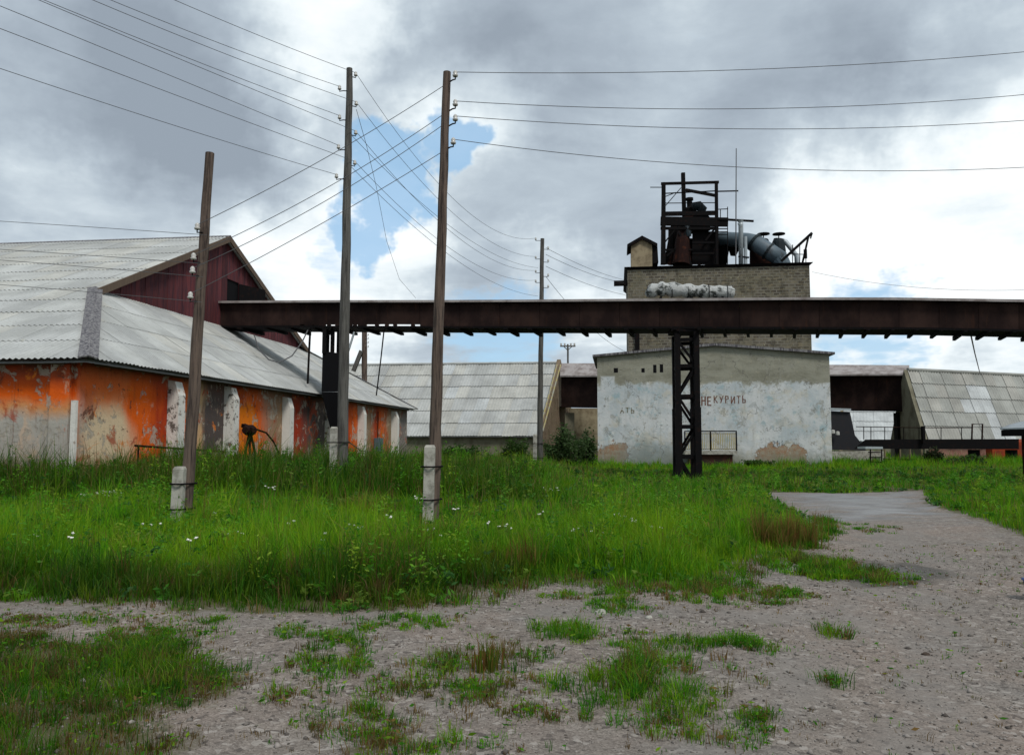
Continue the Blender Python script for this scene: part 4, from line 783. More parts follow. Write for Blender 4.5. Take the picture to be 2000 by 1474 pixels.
# rear gallery at ridge level, behind the workshop
g2 = thing('rear_gallery', 'second dark brown gallery at ridge height behind the white workshop', 'gallery', at(1430, 800, 68))
GA, GB = (1096, 77), (1772, 62.3)
def g2p(px, py, b=0): 
    t_ = (px-GA[0])/(GB[0]-GA[0]); return at(px, py, GA[1]+(GB[1]-GA[1])*t_+b)
px_ = 1096
while px_ < 1772:
    a_, b_ = px_, min(px_+68, 1772); px_ = b_
    yt0, yt1 = 735-.004*(a_-1096), 735-.004*(b_-1096); yb0, yb1 = np.interp(a_, [1096, 1772], [795, 803]), np.interp(b_, [1096, 1772], [795, 803])
    MB().hexa([g2p(a_, yb0), g2p(b_, yb1), g2p(b_, yb1, .06), g2p(a_, yb0, .06), g2p(a_, yt0), g2p(b_, yt1), g2p(b_, yt1, .06), g2p(a_, yt0, .06)]).build('cladding_panel', MATS['gallery'], g2)
ra, rb = 1094, 1776
MB().hexa([g2p(ra, 736, -.25), g2p(rb, 733, -.25), g2p(rb, 716, 1.6), g2p(ra, 712, 1.6), g2p(ra, 733, -.25), g2p(rb, 730, -.25), g2p(rb, 713, 1.6), g2p(ra, 709, 1.6)]).build('roof', MATS['gallery_roof'], g2)
MB().hexa([g2p(ra, 795.5, .07), g2p(rb, 803.5, .07), g2p(rb, 803.5, 3), g2p(ra, 795.5, 3), g2p(ra, 793, .07), g2p(rb, 800, .07), g2p(rb, 800, 3), g2p(ra, 793, 3)]).build('floor', SDK, g2)
for px_, w_ in ((1112, .9), (1757, .7)):
    q_ = g2p(px_, 806, .8); MB().beam(Vector((q_.x, q_.y, -.3)), q_, w_, .6, up=(0, 1, 0)).build('pier', MATS['wall_olive'] if px_ < 1200 else SDK, g2)
# tan rendered wall between shed and workshop
p0, p1 = at(1112, 797, 80), at(1180, 797, 80)
solo('boundary_wall', MB().box(p0.x, p1.x, 80, 80.4, -.3, p0.z), MATS['render_tan'], 'mottled tan rendered wall between brick shed end and white workshop', 'wall', (p0.x, 80, 0))
# dark intake bunker right of the workshop
bk = thing('intake_bunker', 'dark steel intake bunker with sloped side beside white workshop', 'bunker', (at(1640, 900, 55).x, 55, 0))
MB().prism([at(1618, 878, 55), at(1692, 880, 55), at(1676, 857, 55), at(1670, 850, 55), at(1660, 804, 55), at(1618, 802, 55)], (0, 4, 0)).build('casing', MATS['steel_mid'], bk)
MB().beam(at(1620, 798.5, 54.9), at(1661, 800, 54.9), .2, .14).build('edge_beam', MATS['galv'], bk)
p0, p1 = at(1620, 881, 55), at(1722, 881, 55)
MB().box(p0.x, p1.x, 54.7, 57, -.3, p0.z).build('foundation', MATS['concrete'], bk)
for px_, py_ in ((1627, 843), (1636, 846)): MB().lathe(at(px_, py_, 54.6), [(-.12, .05), (-.1, .13), (.1, .13), (.14, .05)], 8).build('lamp', MATS['ceramic'], bk)
# elevated pipe walkway
wk = thing('pipe_walkway', 'long dark walkway beam on piers with thin handrail before olive shed', 'walkway', (at(1900, 900, 52).x, 52, 0))
MB().hexa([at(1668, 876, 52), at(1990, 877, 52), at(1990, 877, 53.2), at(1668, 876, 53.2), at(1690, 858, 52), at(1990, 857, 52), at(1990, 857, 53.2), at(1690, 858, 53.2)]).build('beam', SDK, wk)
for px_, w_ in ((1902, .5), (1975, .5)):
    q_ = at(px_, 878, 52.6); MB().beam(Vector((q_.x, q_.y, -.3)), q_, w_, .5, up=(0, 1, 0)).build('pier', SDK, wk)
MB().tube([at(1672, 833, 52.1), at(1800, 835, 52.1), at(1898, 835, 52.1)], .03, 6).build('handrail', MATS['steel_rust'], wk)
for px_ in (1687, 1701, 1728, 1765, 1795, 1838, 1878): MB().tube([at(px_, 834, 52.1), at(px_, 858, 52.1)], .028, 6).build('rail_post', SDK, wk)
MB().tube([at(1898, 858, 52.1), at(1899, 828, 52.1), at(1919, 828, 52.1), at(1918, 858, 52.1)], .06, 6).build('hoop', MATS['steel_rust'], wk)
MB().box(at(1798, 850, 52).x, at(1803, 850, 52).x, 51.7, 51.95, at(1798, 858, 52).z-.2, at(1798, 832, 52).z).build('valve', SDK, wk)
st = thing('steel_steps', 'small black steel steps with pale landing at bunker foundation', 'steps', gnd(1708, 915))
ys_ = gnd(1708, 915).y
for k, py_ in enumerate((883, 893, 902, 911)): 
    a_, b_ = at(1701, py_, ys_), at(1721, py_, ys_); MB().box(a_.x, b_.x, ys_-.3+.12*(3-k), ys_+.0+.12*(3-k), a_.z-.03, a_.z+.03).build('tread', SDK, st)
for px_ in (1700, 1722): MB().beam(at(px_, 915, ys_), at(px_, 876, ys_+.5), .07).build('stringer', SDK, st)
a_, b_ = at(1692, 875, ys_), at(1726, 875, ys_); MB().box(a_.x, b_.x, ys_+.1, ys_+1.2, a_.z-.04, a_.z+.08).build('landing', MATS['galv'], st)
# pipes and rails below the walkway
lp = thing('low_railing', 'low rust-brown pipe railing beneath the walkway', 'railing', (at(1760, 905, 54).x, 54, 0))
for px_ in (1728, 1758, 1777, 1800): MB().tube([(at(px_, 900, 54).x, 54, -.2), at(px_, 877, 54)], .06, 6).build('post', MATS['render_cream'], lp)
MB().tube([at(1725, 896, 54), at(1805, 898, 54)], .05, 6).build('rail', MATS['steel_rust'], lp)
# arched canopy on posts at the right
cn = thing('arched_canopy', 'arched pale canopy on reddish post at the path side', 'canopy', (at(1999, 950, 30).x, 30, 0))
arcp = []
for k in range(13):
    t_ = k/12; arcp.append(at(1955+t_*180, 842-22*math.sin(math.pi*min(1, t_*.9+.02))**.7, 30))
ar = MB()
for a_, b_ in zip(arcp[:-1], arcp[1:]):
    ar.hexa([a_-Vector((0, 0, .24)), b_-Vector((0, 0, .24)), b_+Vector((0, -1.6, -.24)), a_+Vector((0, -1.6, -.24)), a_-Vector((0, 0, .03)), b_-Vector((0, 0, .03)), b_+Vector((0, -1.6, -.03)), a_+Vector((0, -1.6, -.03))])
ar.build('frame', SDK, cn)
ar = MB()
for a_, b_ in zip(arcp[:-1], arcp[1:]): 
    z_ = Vector((0, 0, .05)); ar.hexa([a_+Vector((0, .05, 0)), b_+Vector((0, .05, 0)), b_+Vector((0, -1.7, 0)), a_+Vector((0, -1.7, 0)), a_+z_+Vector((0, .05, 0)), b_+z_+Vector((0, .05, 0)), b_+z_+Vector((0, -1.7, 0)), a_+z_+Vector((0, -1.7, 0))])
ar.build('roof', MATS['galv'], cn)
for px_ in (1999, 2110):
    for o_ in (0, -1.5): q_ = at(px_, 835, 30.1); MB().beam((q_.x, 30.1+o_, -.3), (q_.x, 30.1+o_, q_.z), .12, .12, up=(0, 1, 0)).build('post', MATS['steel_rust'], cn)
bp = gnd(2024, 1170); 
solo('plastic_tub', MB().lathe((bp.x+.02, bp.y, hz1(bp.x, bp.y)-.01), [(0, .1), (.2, .125), (.205, .14), (.22, .14), (.222, .11), (.03, .09)], 16), MATS['blue_paint'], 'dark blue plastic tub on the gravel at path edge', 'tub', (bp.x+.02, bp.y, hz1(bp.x, bp.y)), smooth=True)
# ------------------------------------------------------------------ timber poles and wires
def insulator(p, side, parent, dirv_=None):
    """small porcelain insulator on a steel hook; p at the pole skin, side: unit vector outwards"""
    s_ = Vector(side).normalized(); e = p+s_*.22
    h = MB().tube([p-s_*.03, p+s_*.12, e+Vector((0, 0, -.02)), e+Vector((0, 0, .05))], .014, 6).build('hook', SDK, parent)
    MB().lathe(e+Vector((0, 0, .03)), [(0, .045), (.03, .055), (.05, .035), (.08, .045), (.11, .03), (.125, .01)], 10).build('insulator', MATS['ceramic'], h, smooth=True)
    return e+Vector((0, 0, .12))
def pole(label, base, top, r0, r1, m, stub=None, stub_h=1.4, name='utility_pole', group='timber utility poles', bend=.0):
    gz = hz1(base.x, base.y); base = Vector((base.x, base.y, gz)); o = thing(name, label, 'pole', base, group=group)
    n = 14; pts, rr = [], []
    for i in range(n+1):
        t_ = i/n; p = base.lerp(top, t_)+Vector((bend*math.sin(t_*3.1), 0, 0))+Vector((random.uniform(-.012, .012), random.uniform(-.012, .012), 0)); 
        if i == 0: p.z -= .4 if stub is None else -.15
        pts.append(p); rr.append((r0+(r1-r0)*t_)*random.uniform(.96, 1.04))
    MB().tube(pts, rr, 14).build('shaft', MATS[m], o, smooth=False)
    if stub is not None:
        u_ = (top-base).normalized(); c_ = Vector((base.x, base.y, 0))+Vector(stub); sb = MB(); wq = .095
        b4 = [Vector((c_.x+a*wq, c_.y+b*wq, gz-.4)) for a, b in ((-1, -1), (1, -1), (1, 1), (-1, 1))]; t4 = [q_*1.0 for q_ in b4]
        for q_ in t4: q_.z = gz+stub_h; q_.x += u_.x*stub_h
        t5 = [c_+Vector((u_.x*stub_h, 0, 0))+Vector((a*wq*.75, b*wq*.75, 0)) for a, b in ((-1, -1), (1, -1), (1, 1), (-1, 1))]
        for q_ in t5: q_.z = gz+stub_h+.045
        sb.hexa(b4+t4); sb.hexa(t4+t5); sb.build('concrete_stub', MATS['concrete'], o)
        for zz_ in (.35*stub_h, .76*stub_h):
            m1 = (c_+Vector((base.x, base.y, 0)))/2; m1.z = gz+zz_; m1.x += u_.x*zz_; dv = Vector(stub); L_ = dv.length/2
            dn = dv.normalized(); pn = Vector((-dn.y, dn.x, 0)); a_ = L_+max(r0, .12)+.02; b_ = max(r0, wq*1.2)+.02
            ring = [m1+dn*a_*math.copysign(abs(math.cos(k*math.pi/8))**.6, math.cos(k*math.pi/8))+pn*b_*math.copysign(abs(math.sin(k*math.pi/8))**.6, math.sin(k*math.pi/8)) for k in range(17)]
            MB().tube(ring, .016, 6, caps=False).build('wire_binding', SDK, o)
    return o
D1, D3, D2, D4 = 14.5, 15.2, 22.0, 40.0
b1 = at(378, 900, D1); t1_ = at(409, 299, D1); b1 = Vector((b1.x-.12, D1, 0)); p1 = pole('short brown timber pole tied to concrete stub beside orange warehouse', b1, t1_, .112, .078, 'wood_pole', (-.085, -.15, 0), 1.06)
b3 = at(851, 900, D3); b3 = Vector((b3.x-.05, D3, 0)); t3_ = at(873, 141, D3); p3 = pole('tall brown timber pole with pale concrete stub standing in the open grass', b3, t3_, .124, .072, 'wood_pole', (-.075, -.16, 0), 1.46)
b2 = at(668, 900, D2); b2 = Vector((b2.x, D2, 0)); t2_ = at(683, 134, D2); p2 = pole('tallest grey timber pole carrying two rows of insulators', b2, t2_, .165, .085, 'wood_grey', (-.20, -.10, 0), 1.55)
b4 = at(1054, 880, D4); b4 = Vector((b4.x, D4, 0)); t4_ = at(1059, 466, D4); p4 = pole('slim grey timber pole rising behind the gallery near brick shed end', b4, t4_, .15, .095, 'wood_grey', (-.24, -.05, 0), 1.7)
wires = []
def wire(a, b, via=None, r=.0068, grp=None, lab=None):
    a, b = Vector(a), Vector(b); dh = Vector((b.x-a.x, b.y-a.y, 0)); L2 = dh.length_squared
    if via is not None:
        n_ = Vector((-dh.y, dh.x, 0)); q_ = onplane(via[0], via[1], a, n_); t_ = (q_-a).dot(dh)/L2; zc = a.z+(b.z-a.z)*t_; s_ = (zc-q_.z)/(4*t_*(1-t_))
    else: s_ = .012*dh.length
    pts = []
    for i in range(29):
        t_ = i/28; p = a.lerp(b, t_); p.z -= 4*s_*t_*(1-t_); pts.append(p)
    solo('overhead_wire', MB().tube(pts, r, 5), MATS['wire'], lab, 'wire', a, group=grp)
def pol(po, px, py, D): return at(px, py, D)
LAB1, LAB2 = 'thin dark wire slung from tallest grey pole over the orange warehouse', 'thin wire stretched from tallest grey pole down to slim pole behind gallery'
Q = (-17.2, 4.0)
lev = [(667, 178), (667, 235), (665, 293), (661, 350)]; vial = [(215, 0), (85, 0), (0, 12), (0, 134)]
RK = ('topmost', 'second highest', 'third highest', 'lowest')
for (px, py), vv, rk in zip(lev, vial, RK):
    e = insulator(at(px+12, py, D2-.05), (-1, -.1, 0), p2); wire(e, (Q[0], Q[1], e.z+.05), vv, grp='wires from the left row of insulators', lab='wire from the %s insulator on the warehouse side of the tallest pole' % rk)
levr = [(690, 150), (691, 207), (690, 264), (688, 323)]; viar = [(340, 0), (180, 0), (75, 0), (0, 56)]
endr = [(1052, 470), (1052, 506), (1052, 533), (1050, 552)]; mid = [(885, 388), (850, 383), (848, 424), (848, 462)]
for (px, py), vv, en, md, rk in zip(levr, viar, endr, mid, RK):
    e = insulator(at(px-11, py, D2), (1, .1, 0), p2); wire(e, (Q[0]+1, Q[1]+.8, e.z+.05), vv, grp='wires from the left row of insulators', lab='wire crossing behind the tallest pole to its %s gallery-side insulator' % rk)
    e4 = insulator(at(1055, en[1], D4), (-1, -.1, 0), p4); wire(e, e4, md, grp='wires between the grey poles', lab='%s insulated wire from tallest grey pole down to the slim pole' % rk)
for (px, py), en, md in (((688, 266), (1051, 523), (846, 416)), ((686, 326), (1050, 578), (846, 474))):
    wire(at(px, py, D2), at(*en, D4), md, grp='wires between the grey poles', lab=LAB2)
for py in (487, 512, 540, 562): insulator(at(1062, py, D4), (1, .05, 0), p4)
for a_, b_, vv in (((1066, 484), (1221, 547), (1140, 520)), ((1066, 497), (1221, 553), (1140, 530)), ((1066, 520), (1226, 577), (1140, 552)), ((1066, 540), (1230, 690), (1120, 605))):
    wire(at(*a_, D4), rp(b_[0], b_[1], .4) if b_[1] < 600 else rp(b_[0], 690, .2), vv, r=.011, grp='wires from slim pole to brick tower', lab='thin wire running from slim grey pole to the brick tower')
# pole 3 to the right, pole 3 to pole 1, pole 1 to the left
for rk, (a_, b_, vv) in zip(RK, (((884, 161), (2500, 40), (1440, 137)), ((884, 217), (2500, 118), (1440, 213)), ((884, 246), (2500, 180), (1440, 252)), ((880, 291), (2500, 275), (1450, 327)))):
    e = insulator(at(a_[0]-7, a_[1], D3), (.6, -.8, 0), p3); wire(e, at(b_[0], b_[1], 17), vv, grp='wires running right from the brown pole', lab='%s wire running from tall brown pole high above the path' % rk)
for rk, (a_, b_, vv) in zip(RK, (((866, 168), (411, 457), (640, 306)), ((864, 225), (404, 515), (640, 366)), ((864, 245), (402, 541), (640, 390)), ((860, 299), (398, 590), (640, 430)))):
    e = insulator(at(b_[0]-6, b_[1], D1), (-.5, -.85, 0), p1); wire(at(*a_, D3), e, vv, grp='wires between the brown poles', lab='%s wire sloping between the two brown poles' % rk)
for rk, (b_, vv) in zip(RK, (((404, 459), (0, 432)), ((400, 515), (0, 487)), ((397, 541), (0, 508)), ((394, 590), (0, 556)))):
    wire(at(*b_, D1-.2), at(-700, vv[1]-40, 14), vv, r=.005, grp='wires running left from the short brown pole', lab='%s faint wire from short brown pole across the pale warehouse roof' % rk)
dpts = [at(696, 214, D2), at(716, 285, 24), at(735, 365, 27), at(755, 470, 31), at(780, 545, 34), at(812, 582, 36.2)]
solo('overhead_wire', MB().tube(dpts, .007, 5), MATS['wire'], 'slack wire drooping from tallest pole down to the gallery roof', 'wire', dpts[-1])
wire(rp(1586, 531, .2), at(2400, 520, 40), (1800, 562), r=.011, lab='single thin wire leaving the brick tower to the right')
# far poles
fp = at(711, 640, 66); o = pole('distant pole with slanting brace behind the warehouse hip', Vector((at(711, 900, 66).x, 66, 0)), at(712, 612, 66), .26, .2, 'wood_pole')
MB().beam(at(690, 725, 65.7), at(706, 685, 65.7), .38, .3).build('brace', MATS['wood_grey'], o)
for py in (655, 662, 670, 678): insulator(at(714, py, 65.8), (1, 0, 0), o)
fpx = at(1109, 690, 105); o = pole('distant thin pole with crossarm above the rear gallery', Vector((fpx.x, 105, 0)), at(1109, 672, 105), .12, .12, 'wood_grey')
MB().beam(at(1094, 676, 105), at(1124, 676, 105), .16).build('crossarm', MATS['wood_grey'], o)
for px in (1096, 1103, 1115, 1122): MB().lathe(at(px, 675, 105), [(0, .1), (.25, .13), (.35, .05)], 8).build('insulator', MATS['ceramic'], o)
for px in (1101, 1117): MB().beam(at(px, 676.5, 105), at(1109, 684, 105), .1).build('brace', MATS['wood_grey'], o)
# ------------------------------------------------------------------ vegetation
GRN = np.array([(.072, .265, .005), (.110, .310, .006), (.052, .210, .006), (.190, .330, .008), (.042, .165, .006), (.145, .305, .006)])
BRN = np.array([(.20, .12, .035), (.16, .10, .03), (.24, .16, .05), (.13, .12, .025)])
def blades_mesh(name, x, y, h, wd, col, lean=.35, kind='stuff', label=None, cat='grass', z=None, ph=None):
    n = len(x); th = rng.uniform(0, 2*np.pi, n); ph = rng.uniform(0, 2*np.pi, n) if ph is None else ph+rng.normal(0, .7, n); ln = h*np.abs(rng.normal(0, lean, n)).clip(0, .9)
    z = hz(np.stack([x, y], 1)) if z is None else z
    dx, dy = np.cos(th)*wd/2, np.sin(th)*wd/2; lx, ly = np.cos(ph)*ln, np.sin(ph)*ln
    co = np.empty((n, 5, 3), np.float32)
    co[:, 0] = np.stack([x-dx, y-dy, z-.02], 1); co[:, 1] = np.stack([x+dx, y+dy, z-.02], 1)
    co[:, 2] = np.stack([x-dx*.75+lx*.35, y-dy*.75+ly*.35, z+h*.58], 1); co[:, 3] = np.stack([x+dx*.75+lx*.35, y+dy*.75+ly*.35, z+h*.58], 1)
    co[:, 4] = np.stack([x+lx, y+ly, z+h*(1-.25*(ln/np.maximum(h, 1e-3))**2)], 1)
    b = (np.arange(n)*5)[:, None]; li = np.concatenate([b+np.array([[0, 1, 3, 2]]), b+np.array([[2, 3, 4]])], 1).astype(np.int32).ravel()
    ls = (np.arange(n)[:, None]*7+np.array([[0, 4]])).astype(np.int32).ravel()
    return tri_mesh(name, co.reshape(-1, 3), li, ls, np.repeat(col, 5, 0), kind, label, cat)
def tri_mesh(name, co, li, ls, col, kind, label, cat, m='leaf', group=None, loc=None):
    me = bpy.data.meshes.new(name); me.vertices.add(len(co))
    if loc is not None: co = co-np.array(loc, np.float32)
    me.vertices.foreach_set('co', np.ascontiguousarray(co, np.float32).ravel()); me.loops.add(len(li)); me.loops.foreach_set('vertex_index', li)
    me.polygons.add(len(ls)); me.polygons.foreach_set('loop_start', ls); me.update(calc_edges=True); me.materials.append(MATS[m])
    a = me.color_attributes.new('col', 'FLOAT_COLOR', 'POINT'); a.data.foreach_set('color', np.column_stack([col, np.ones(len(col))]).astype(np.float32).ravel())
    o = bpy.data.objects.new(name, me); C.objects.link(o)
    if loc is not None: o.location = loc
    return tag(o, label, cat, group, kind)
BLD = [np.array([tuple((MW@Vector(p))[:2]) for p in ((.45, .5, 0), (34.6, .5, 0), (34.6, 26, 0), (.45, 26, 0))]), np.array([tuple((MWB@Vector(p))[:2]) for p in ((0, 0, 0), (WWID, 0, 0), (WWID, 14, 0), (0, 14, 0))])]
def free(P): 
    r = np.ones(len(P), bool)
    for b_ in BLD: r &= ~inpoly(P, b_)
    return r
def wedge(n, y0, y1, margin=1.12):      # random points in the viewed wedge, even per area
    y = np.sqrt(rng.uniform(y0*y0, y1*y1, n)); x = rng.uniform(-1, 1, n)*(.64*y*margin+.6); return np.stack([x, y], 1)
def pick(n, tone, j=.25):
    g = GRN[rng.integers(0, len(GRN), n)]; b = BRN[rng.integers(0, len(BRN), n)]; t = (rng.uniform(0, 1, n) < tone)[:, None]
    return np.where(t, b, g)*rng.uniform(1-j, 1+j, (n, 1))
PB = [(b1.x, b1.y), (b3.x, b3.y)]
def tall_height(P, edge):
    x, y = P[:, 0], P[:, 1]; n1 = vnoise(P, .55); n2 = vnoise(P, 1.7)
    h = .36+.15*n1+.12*n2
    back = sm(y, 18.2, 20.0)*sm(-x, -2.5, .5)*(1-sm(y, 60, 70)); h = h+back*(.40+.12*n2-.26*sm(y, 23, 36))
    h = h+.12*sm(y, 21, 30)*sm(-x, -4, 1)*(1-back)*(1-sm(y, 60, 80))
    h = h*(1-.25*sm(y, 26, 34)*sm(x, 3, 6))
    right = sm(x/np.maximum(y, 1), .30, .34)*sm(y, 15, 24); h = np.where(right > .5, .24+.10*n1+.22*sm(y, 36, 48), h)
    for q_ in PB: h = h*(1-.55*np.exp(-(((x-q_[0])/.8)**2+((y-q_[1]+.8)/1.3)**2)))
    h = h*(.35+.65*sm(edge, 0, .9))
    return np.maximum(h, .10)
def tall_zone(nc, per, y0, y1, wd, sp):
    Cn = wedge(nc, y0, y1); Cn = Cn[inpoly(Cn, TALL) & free(Cn)]; m = len(Cn)
    tone = np.clip(.05+.18*sm(vnoise(Cn, .9), .2, 1.0)+.25*sm(vnoise(Cn, .35), .3, 1.1), 0, .6); base = pick(m, tone, .3)
    k = (sm(vnoise(Cn, .45), -.4, .9)*rng.uniform(0, 1, m))[:, None]; base = base*(1-k*.4)+np.array([.25, .36, .008])*k*.45
    hm = np.exp(rng.normal(0, .33, m)).clip(.5, 1.9); cs_ = sp*rng.uniform(.5, 1.5, m)
    ci = np.repeat(np.arange(m), per); off = rng.normal(0, 1, (len(ci), 2))*cs_[ci][:, None]; P = Cn[ci]+off
    ok = inpoly(P, TALL) & free(P); P, ci, off = P[ok], ci[ok], off[ok]; e = segdist(P, TALL)
    keep = rng.uniform(0, 1, len(P)) < .3+.7*sm(e, 0, .5); P, ci, off, e = P[keep], ci[keep], off[keep], e[keep]; n_ = len(P)
    h = tall_height(P, e)*hm[ci]*rng.uniform(.5, 1.12, n_); c = base[ci]*rng.uniform(.8, 1.2, (n_, 1))
    yz = (sm(P[:, 1], 9.2, 10.5)*(1-sm(P[:, 1], 16.5, 18.5))*np.clip(.5+.7*vnoise(P, .8), 0, 1)*rng.uniform(0, 1, n_))[:, None]; c = c*(1-.75*yz)+np.array([.34, .50, .01])*.75*yz
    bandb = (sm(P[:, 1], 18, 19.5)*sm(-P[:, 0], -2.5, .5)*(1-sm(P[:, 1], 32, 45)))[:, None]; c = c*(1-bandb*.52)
    fr_ = ((1-sm(e, .5, 1.9))*sm(-P[:, 0], -1.5, .5)*(1-sm(P[:, 1], 9.5, 11)))[:, None]; c = c*(1-.58*fr_)  # front edge: darker green, with the shade of its near face painted in
    return P, h, wd*rng.uniform(.6, 1.4, n_)*(P[:, 1]/y0)**.6, c, np.arctan2(off[:, 1], off[:, 0])
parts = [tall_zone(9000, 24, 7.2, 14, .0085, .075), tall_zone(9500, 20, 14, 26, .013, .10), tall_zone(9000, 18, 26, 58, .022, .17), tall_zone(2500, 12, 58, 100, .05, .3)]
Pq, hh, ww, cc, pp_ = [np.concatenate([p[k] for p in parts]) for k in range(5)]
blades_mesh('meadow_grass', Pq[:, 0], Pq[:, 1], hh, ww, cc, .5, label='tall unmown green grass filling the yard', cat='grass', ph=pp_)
# seed stalks: thin, taller, pale
P = wedge(30000, 7.6, 40); P = P[inpoly(P, TALL) & free(P)]; e = segdist(P, TALL); h = tall_height(P, e)*rng.uniform(1.1, 1.6, len(P)); P = P[e > .3]; h = h[e > .3]; 
sel = rng.uniform(0, 1, len(P)) < .7; P, h = P[sel], h[sel]
blades_mesh('seed_stalks', P[:, 0], P[:, 1], h, .006*(P[:, 1]/8)**.7, np.array([(.22, .20, .06), (.17, .20, .04), (.25, .17, .07)])[rng.integers(0, 3, len(P))], .22, label='pale seed stalks standing above the meadow grass', cat='grass')
# low tufts in the gravel
Ps, hs, cs, pps = [], [], [], []
def tufts(cen, hgt, tone, per, sp, dark=1.0):
    m = len(cen)
    if not m: return
    ci = np.repeat(np.arange(m), per); off = rng.normal(0, 1, (len(ci), 2))*(sp*rng.uniform(.5, 1.6, m))[ci][:, None]; b = pick(m, np.broadcast_to(tone, m), .3)
    hm = np.exp(rng.normal(0, .3, m)); Ps.append(cen[ci]+off); hs.append(np.broadcast_to(hgt, m)[ci]*hm[ci]*rng.uniform(.4, 1.1, len(ci))); cs.append(b[ci]*rng.uniform(.75, 1.25, (len(ci), 1))*dark); pps.append(np.arctan2(off[:, 1], off[:, 0]))
for cx, cy, rx, ry, dn, tn, h in PW:
    n = int(min(420, 10+150*dn*rx*ry*3.14)); r_ = np.sqrt(rng.uniform(0, 1, n))**1.2; a_ = rng.uniform(0, 6.283, n)
    p = np.stack([cx+np.cos(a_)*r_*rx*1.2, cy+np.sin(a_)*r_*ry*1.2], 1); keep = (vnoise(p, 2.6)+.6*vnoise(p, 6.0)+rng.normal(0, .25, n)) > -.7+.5*(1-dn)+.5*(r_ > .8); p = p[keep]
    tufts(p, h*.62*(1-.4*r_[keep]), tn*.8, 26, .035, .85)
p = wedge(6800, 3.2, 8.5); p = p[inpoly(p, LEFTP)]; e = segdist(p, LEFTP); v_ = vnoise(p, 1.3)+.6*vnoise(p, 4.0)
keep = v_+rng.normal(0, .3, len(p)) > -.75-.6*sm(e, 0, 1.0)+.5*(e < .12); p, e, v_ = p[keep], e[keep], v_[keep]
tufts(p, .05+.05*sm(e, 0, .6)+.05*np.clip(v_, 0, 1), np.clip(.20+.40*sm(-v_, -.2, .6), 0, .75), 30, .05, .60)
p = wedge(5200, 3.6, 13); v_ = vnoise(p, 1.1)+.7*vnoise(p, 3.7)+.5*vnoise(p, 8.0); ok = (~inpoly(p, TALL)) & (v_ > .42) & (p[:, 0]/p[:, 1] < .30); p = p[ok]; tufts(p, .05, .5, 12, .03, .8)
p = wedge(1600, 3.6, 13); ok = (~inpoly(p, TALL)); p = p[ok]; tufts(p, .03, .6, 7, .02, .8)
# ragged fringe where the meadow meets the gravel
p = wedge(14000, 7.0, 17); e = segdist(p, TALL); ok = (~inpoly(p, TALL)) & (e < (.12+.43*sm(p[:, 0], -1.5, 1.5))*(.4+.6*sm(vnoise(p, 1.9), -.4, .8))) & (p[:, 0]/p[:, 1] < .42); p = p[ok]; tufts(p, .13, .3, 16, .05, .75)
Pt = np.concatenate(Ps); ht = np.concatenate(hs); ct = np.concatenate(cs)
blades_mesh('short_grass', Pt[:, 0], Pt[:, 1], ht, rng.uniform(.003, .007, len(Pt))*(Pt[:, 1]/5)**.6, ct, .8, label='low patchy grass tufts growing through the gravel', cat='grass', ph=np.concatenate(pps))
print('blades', len(Pq), len(Pt))
# broad leaves mixed in
def leaf_mesh(name, c, size, col, label, cat='weeds', kind='stuff', group=None, loc=None, flat=.6):
    n = len(c); d = rng.normal(0, 1, (n, 3)); d[:, 2] = np.abs(d[:, 2])*flat; d /= np.linalg.norm(d, axis=1)[:, None]; u = np.cross(d, rng.normal(0, 1, (n, 3))); u /= np.linalg.norm(u, axis=1)[:, None]
    s = size[:, None]; co = np.stack([c-d*s*.5, c+u*s*.22, c+d*s*.6, c-u*s*.22], 1).reshape(-1, 3).astype(np.float32)
    li = np.arange(n*4, dtype=np.int32); return tri_mesh(name, co, li, np.arange(0, n*4, 4, dtype=np.int32), np.repeat(col, 4, 0), kind, label, cat, group=group, loc=loc)
P = wedge(14000, 7.4, 40); P = P[inpoly(P, TALL) & free(P)]; e = segdist(P, TALL); k = rng.uniform(0, 1, len(P)) < .25+.75*sm(vnoise(P, .7), 0, .9); P, e = P[k], e[k]; H = tall_height(P, e)*rng.uniform(.75, 1.25, len(P)); z0 = hz(P)
L = 16; t = rng.uniform(.2, 1, (len(P), L)); cxyz = np.stack([P[:, 0:1]+rng.normal(0, .05, (len(P), L)), P[:, 1:2]+rng.normal(0, .05, (len(P), L)), z0[:, None]+H[:, None]*t], -1).reshape(-1, 3)
tint = np.repeat(np.array([(.045, .16, .01), (.07, .21, .012), (.035, .115, .02), (.12, .20, .02)])[rng.integers(0, 4, len(P))], L, 0)*rng.uniform(.75, 1.25, (len(P)*L, 1))
leaf_mesh('meadow_weeds', cxyz, np.repeat((.05+.0025*P[:, 1]), L)*rng.uniform(.7, 1.4, len(P)*L), tint, 'broad-leaved weeds mixed through the tall grass')
P = wedge(2400, 8.0, 30); P = P[inpoly(P, TALL) & free(P)]; e = segdist(P, TALL); k = (e > .4) & (vnoise(P, .6)+rng.normal(0, .45, len(P)) > .15); P, e = P[k], e[k]; H = (tall_height(P, e)+.12)*rng.uniform(1.0, 1.5, len(P)); z0 = hz(P)
L = 70; t = rng.uniform(.1, 1, (len(P), L)); sp = (.10+.05*rng.uniform(0, 1, len(P)))[:, None]*(1.25-t); cxyz = np.stack([P[:, 0:1]+rng.normal(0, 1, (len(P), L))*sp, P[:, 1:2]+rng.normal(0, 1, (len(P), L))*sp, z0[:, None]+H[:, None]*t], -1).reshape(-1, 3)
tint = np.repeat(np.array([(.08, .26, .008), (.13, .32, .012), (.05, .19, .008), (.20, .32, .02), (.10, .28, .02)])[rng.integers(0, 5, len(P))], L, 0)*rng.uniform(.7, 1.3, (len(P)*L, 1))
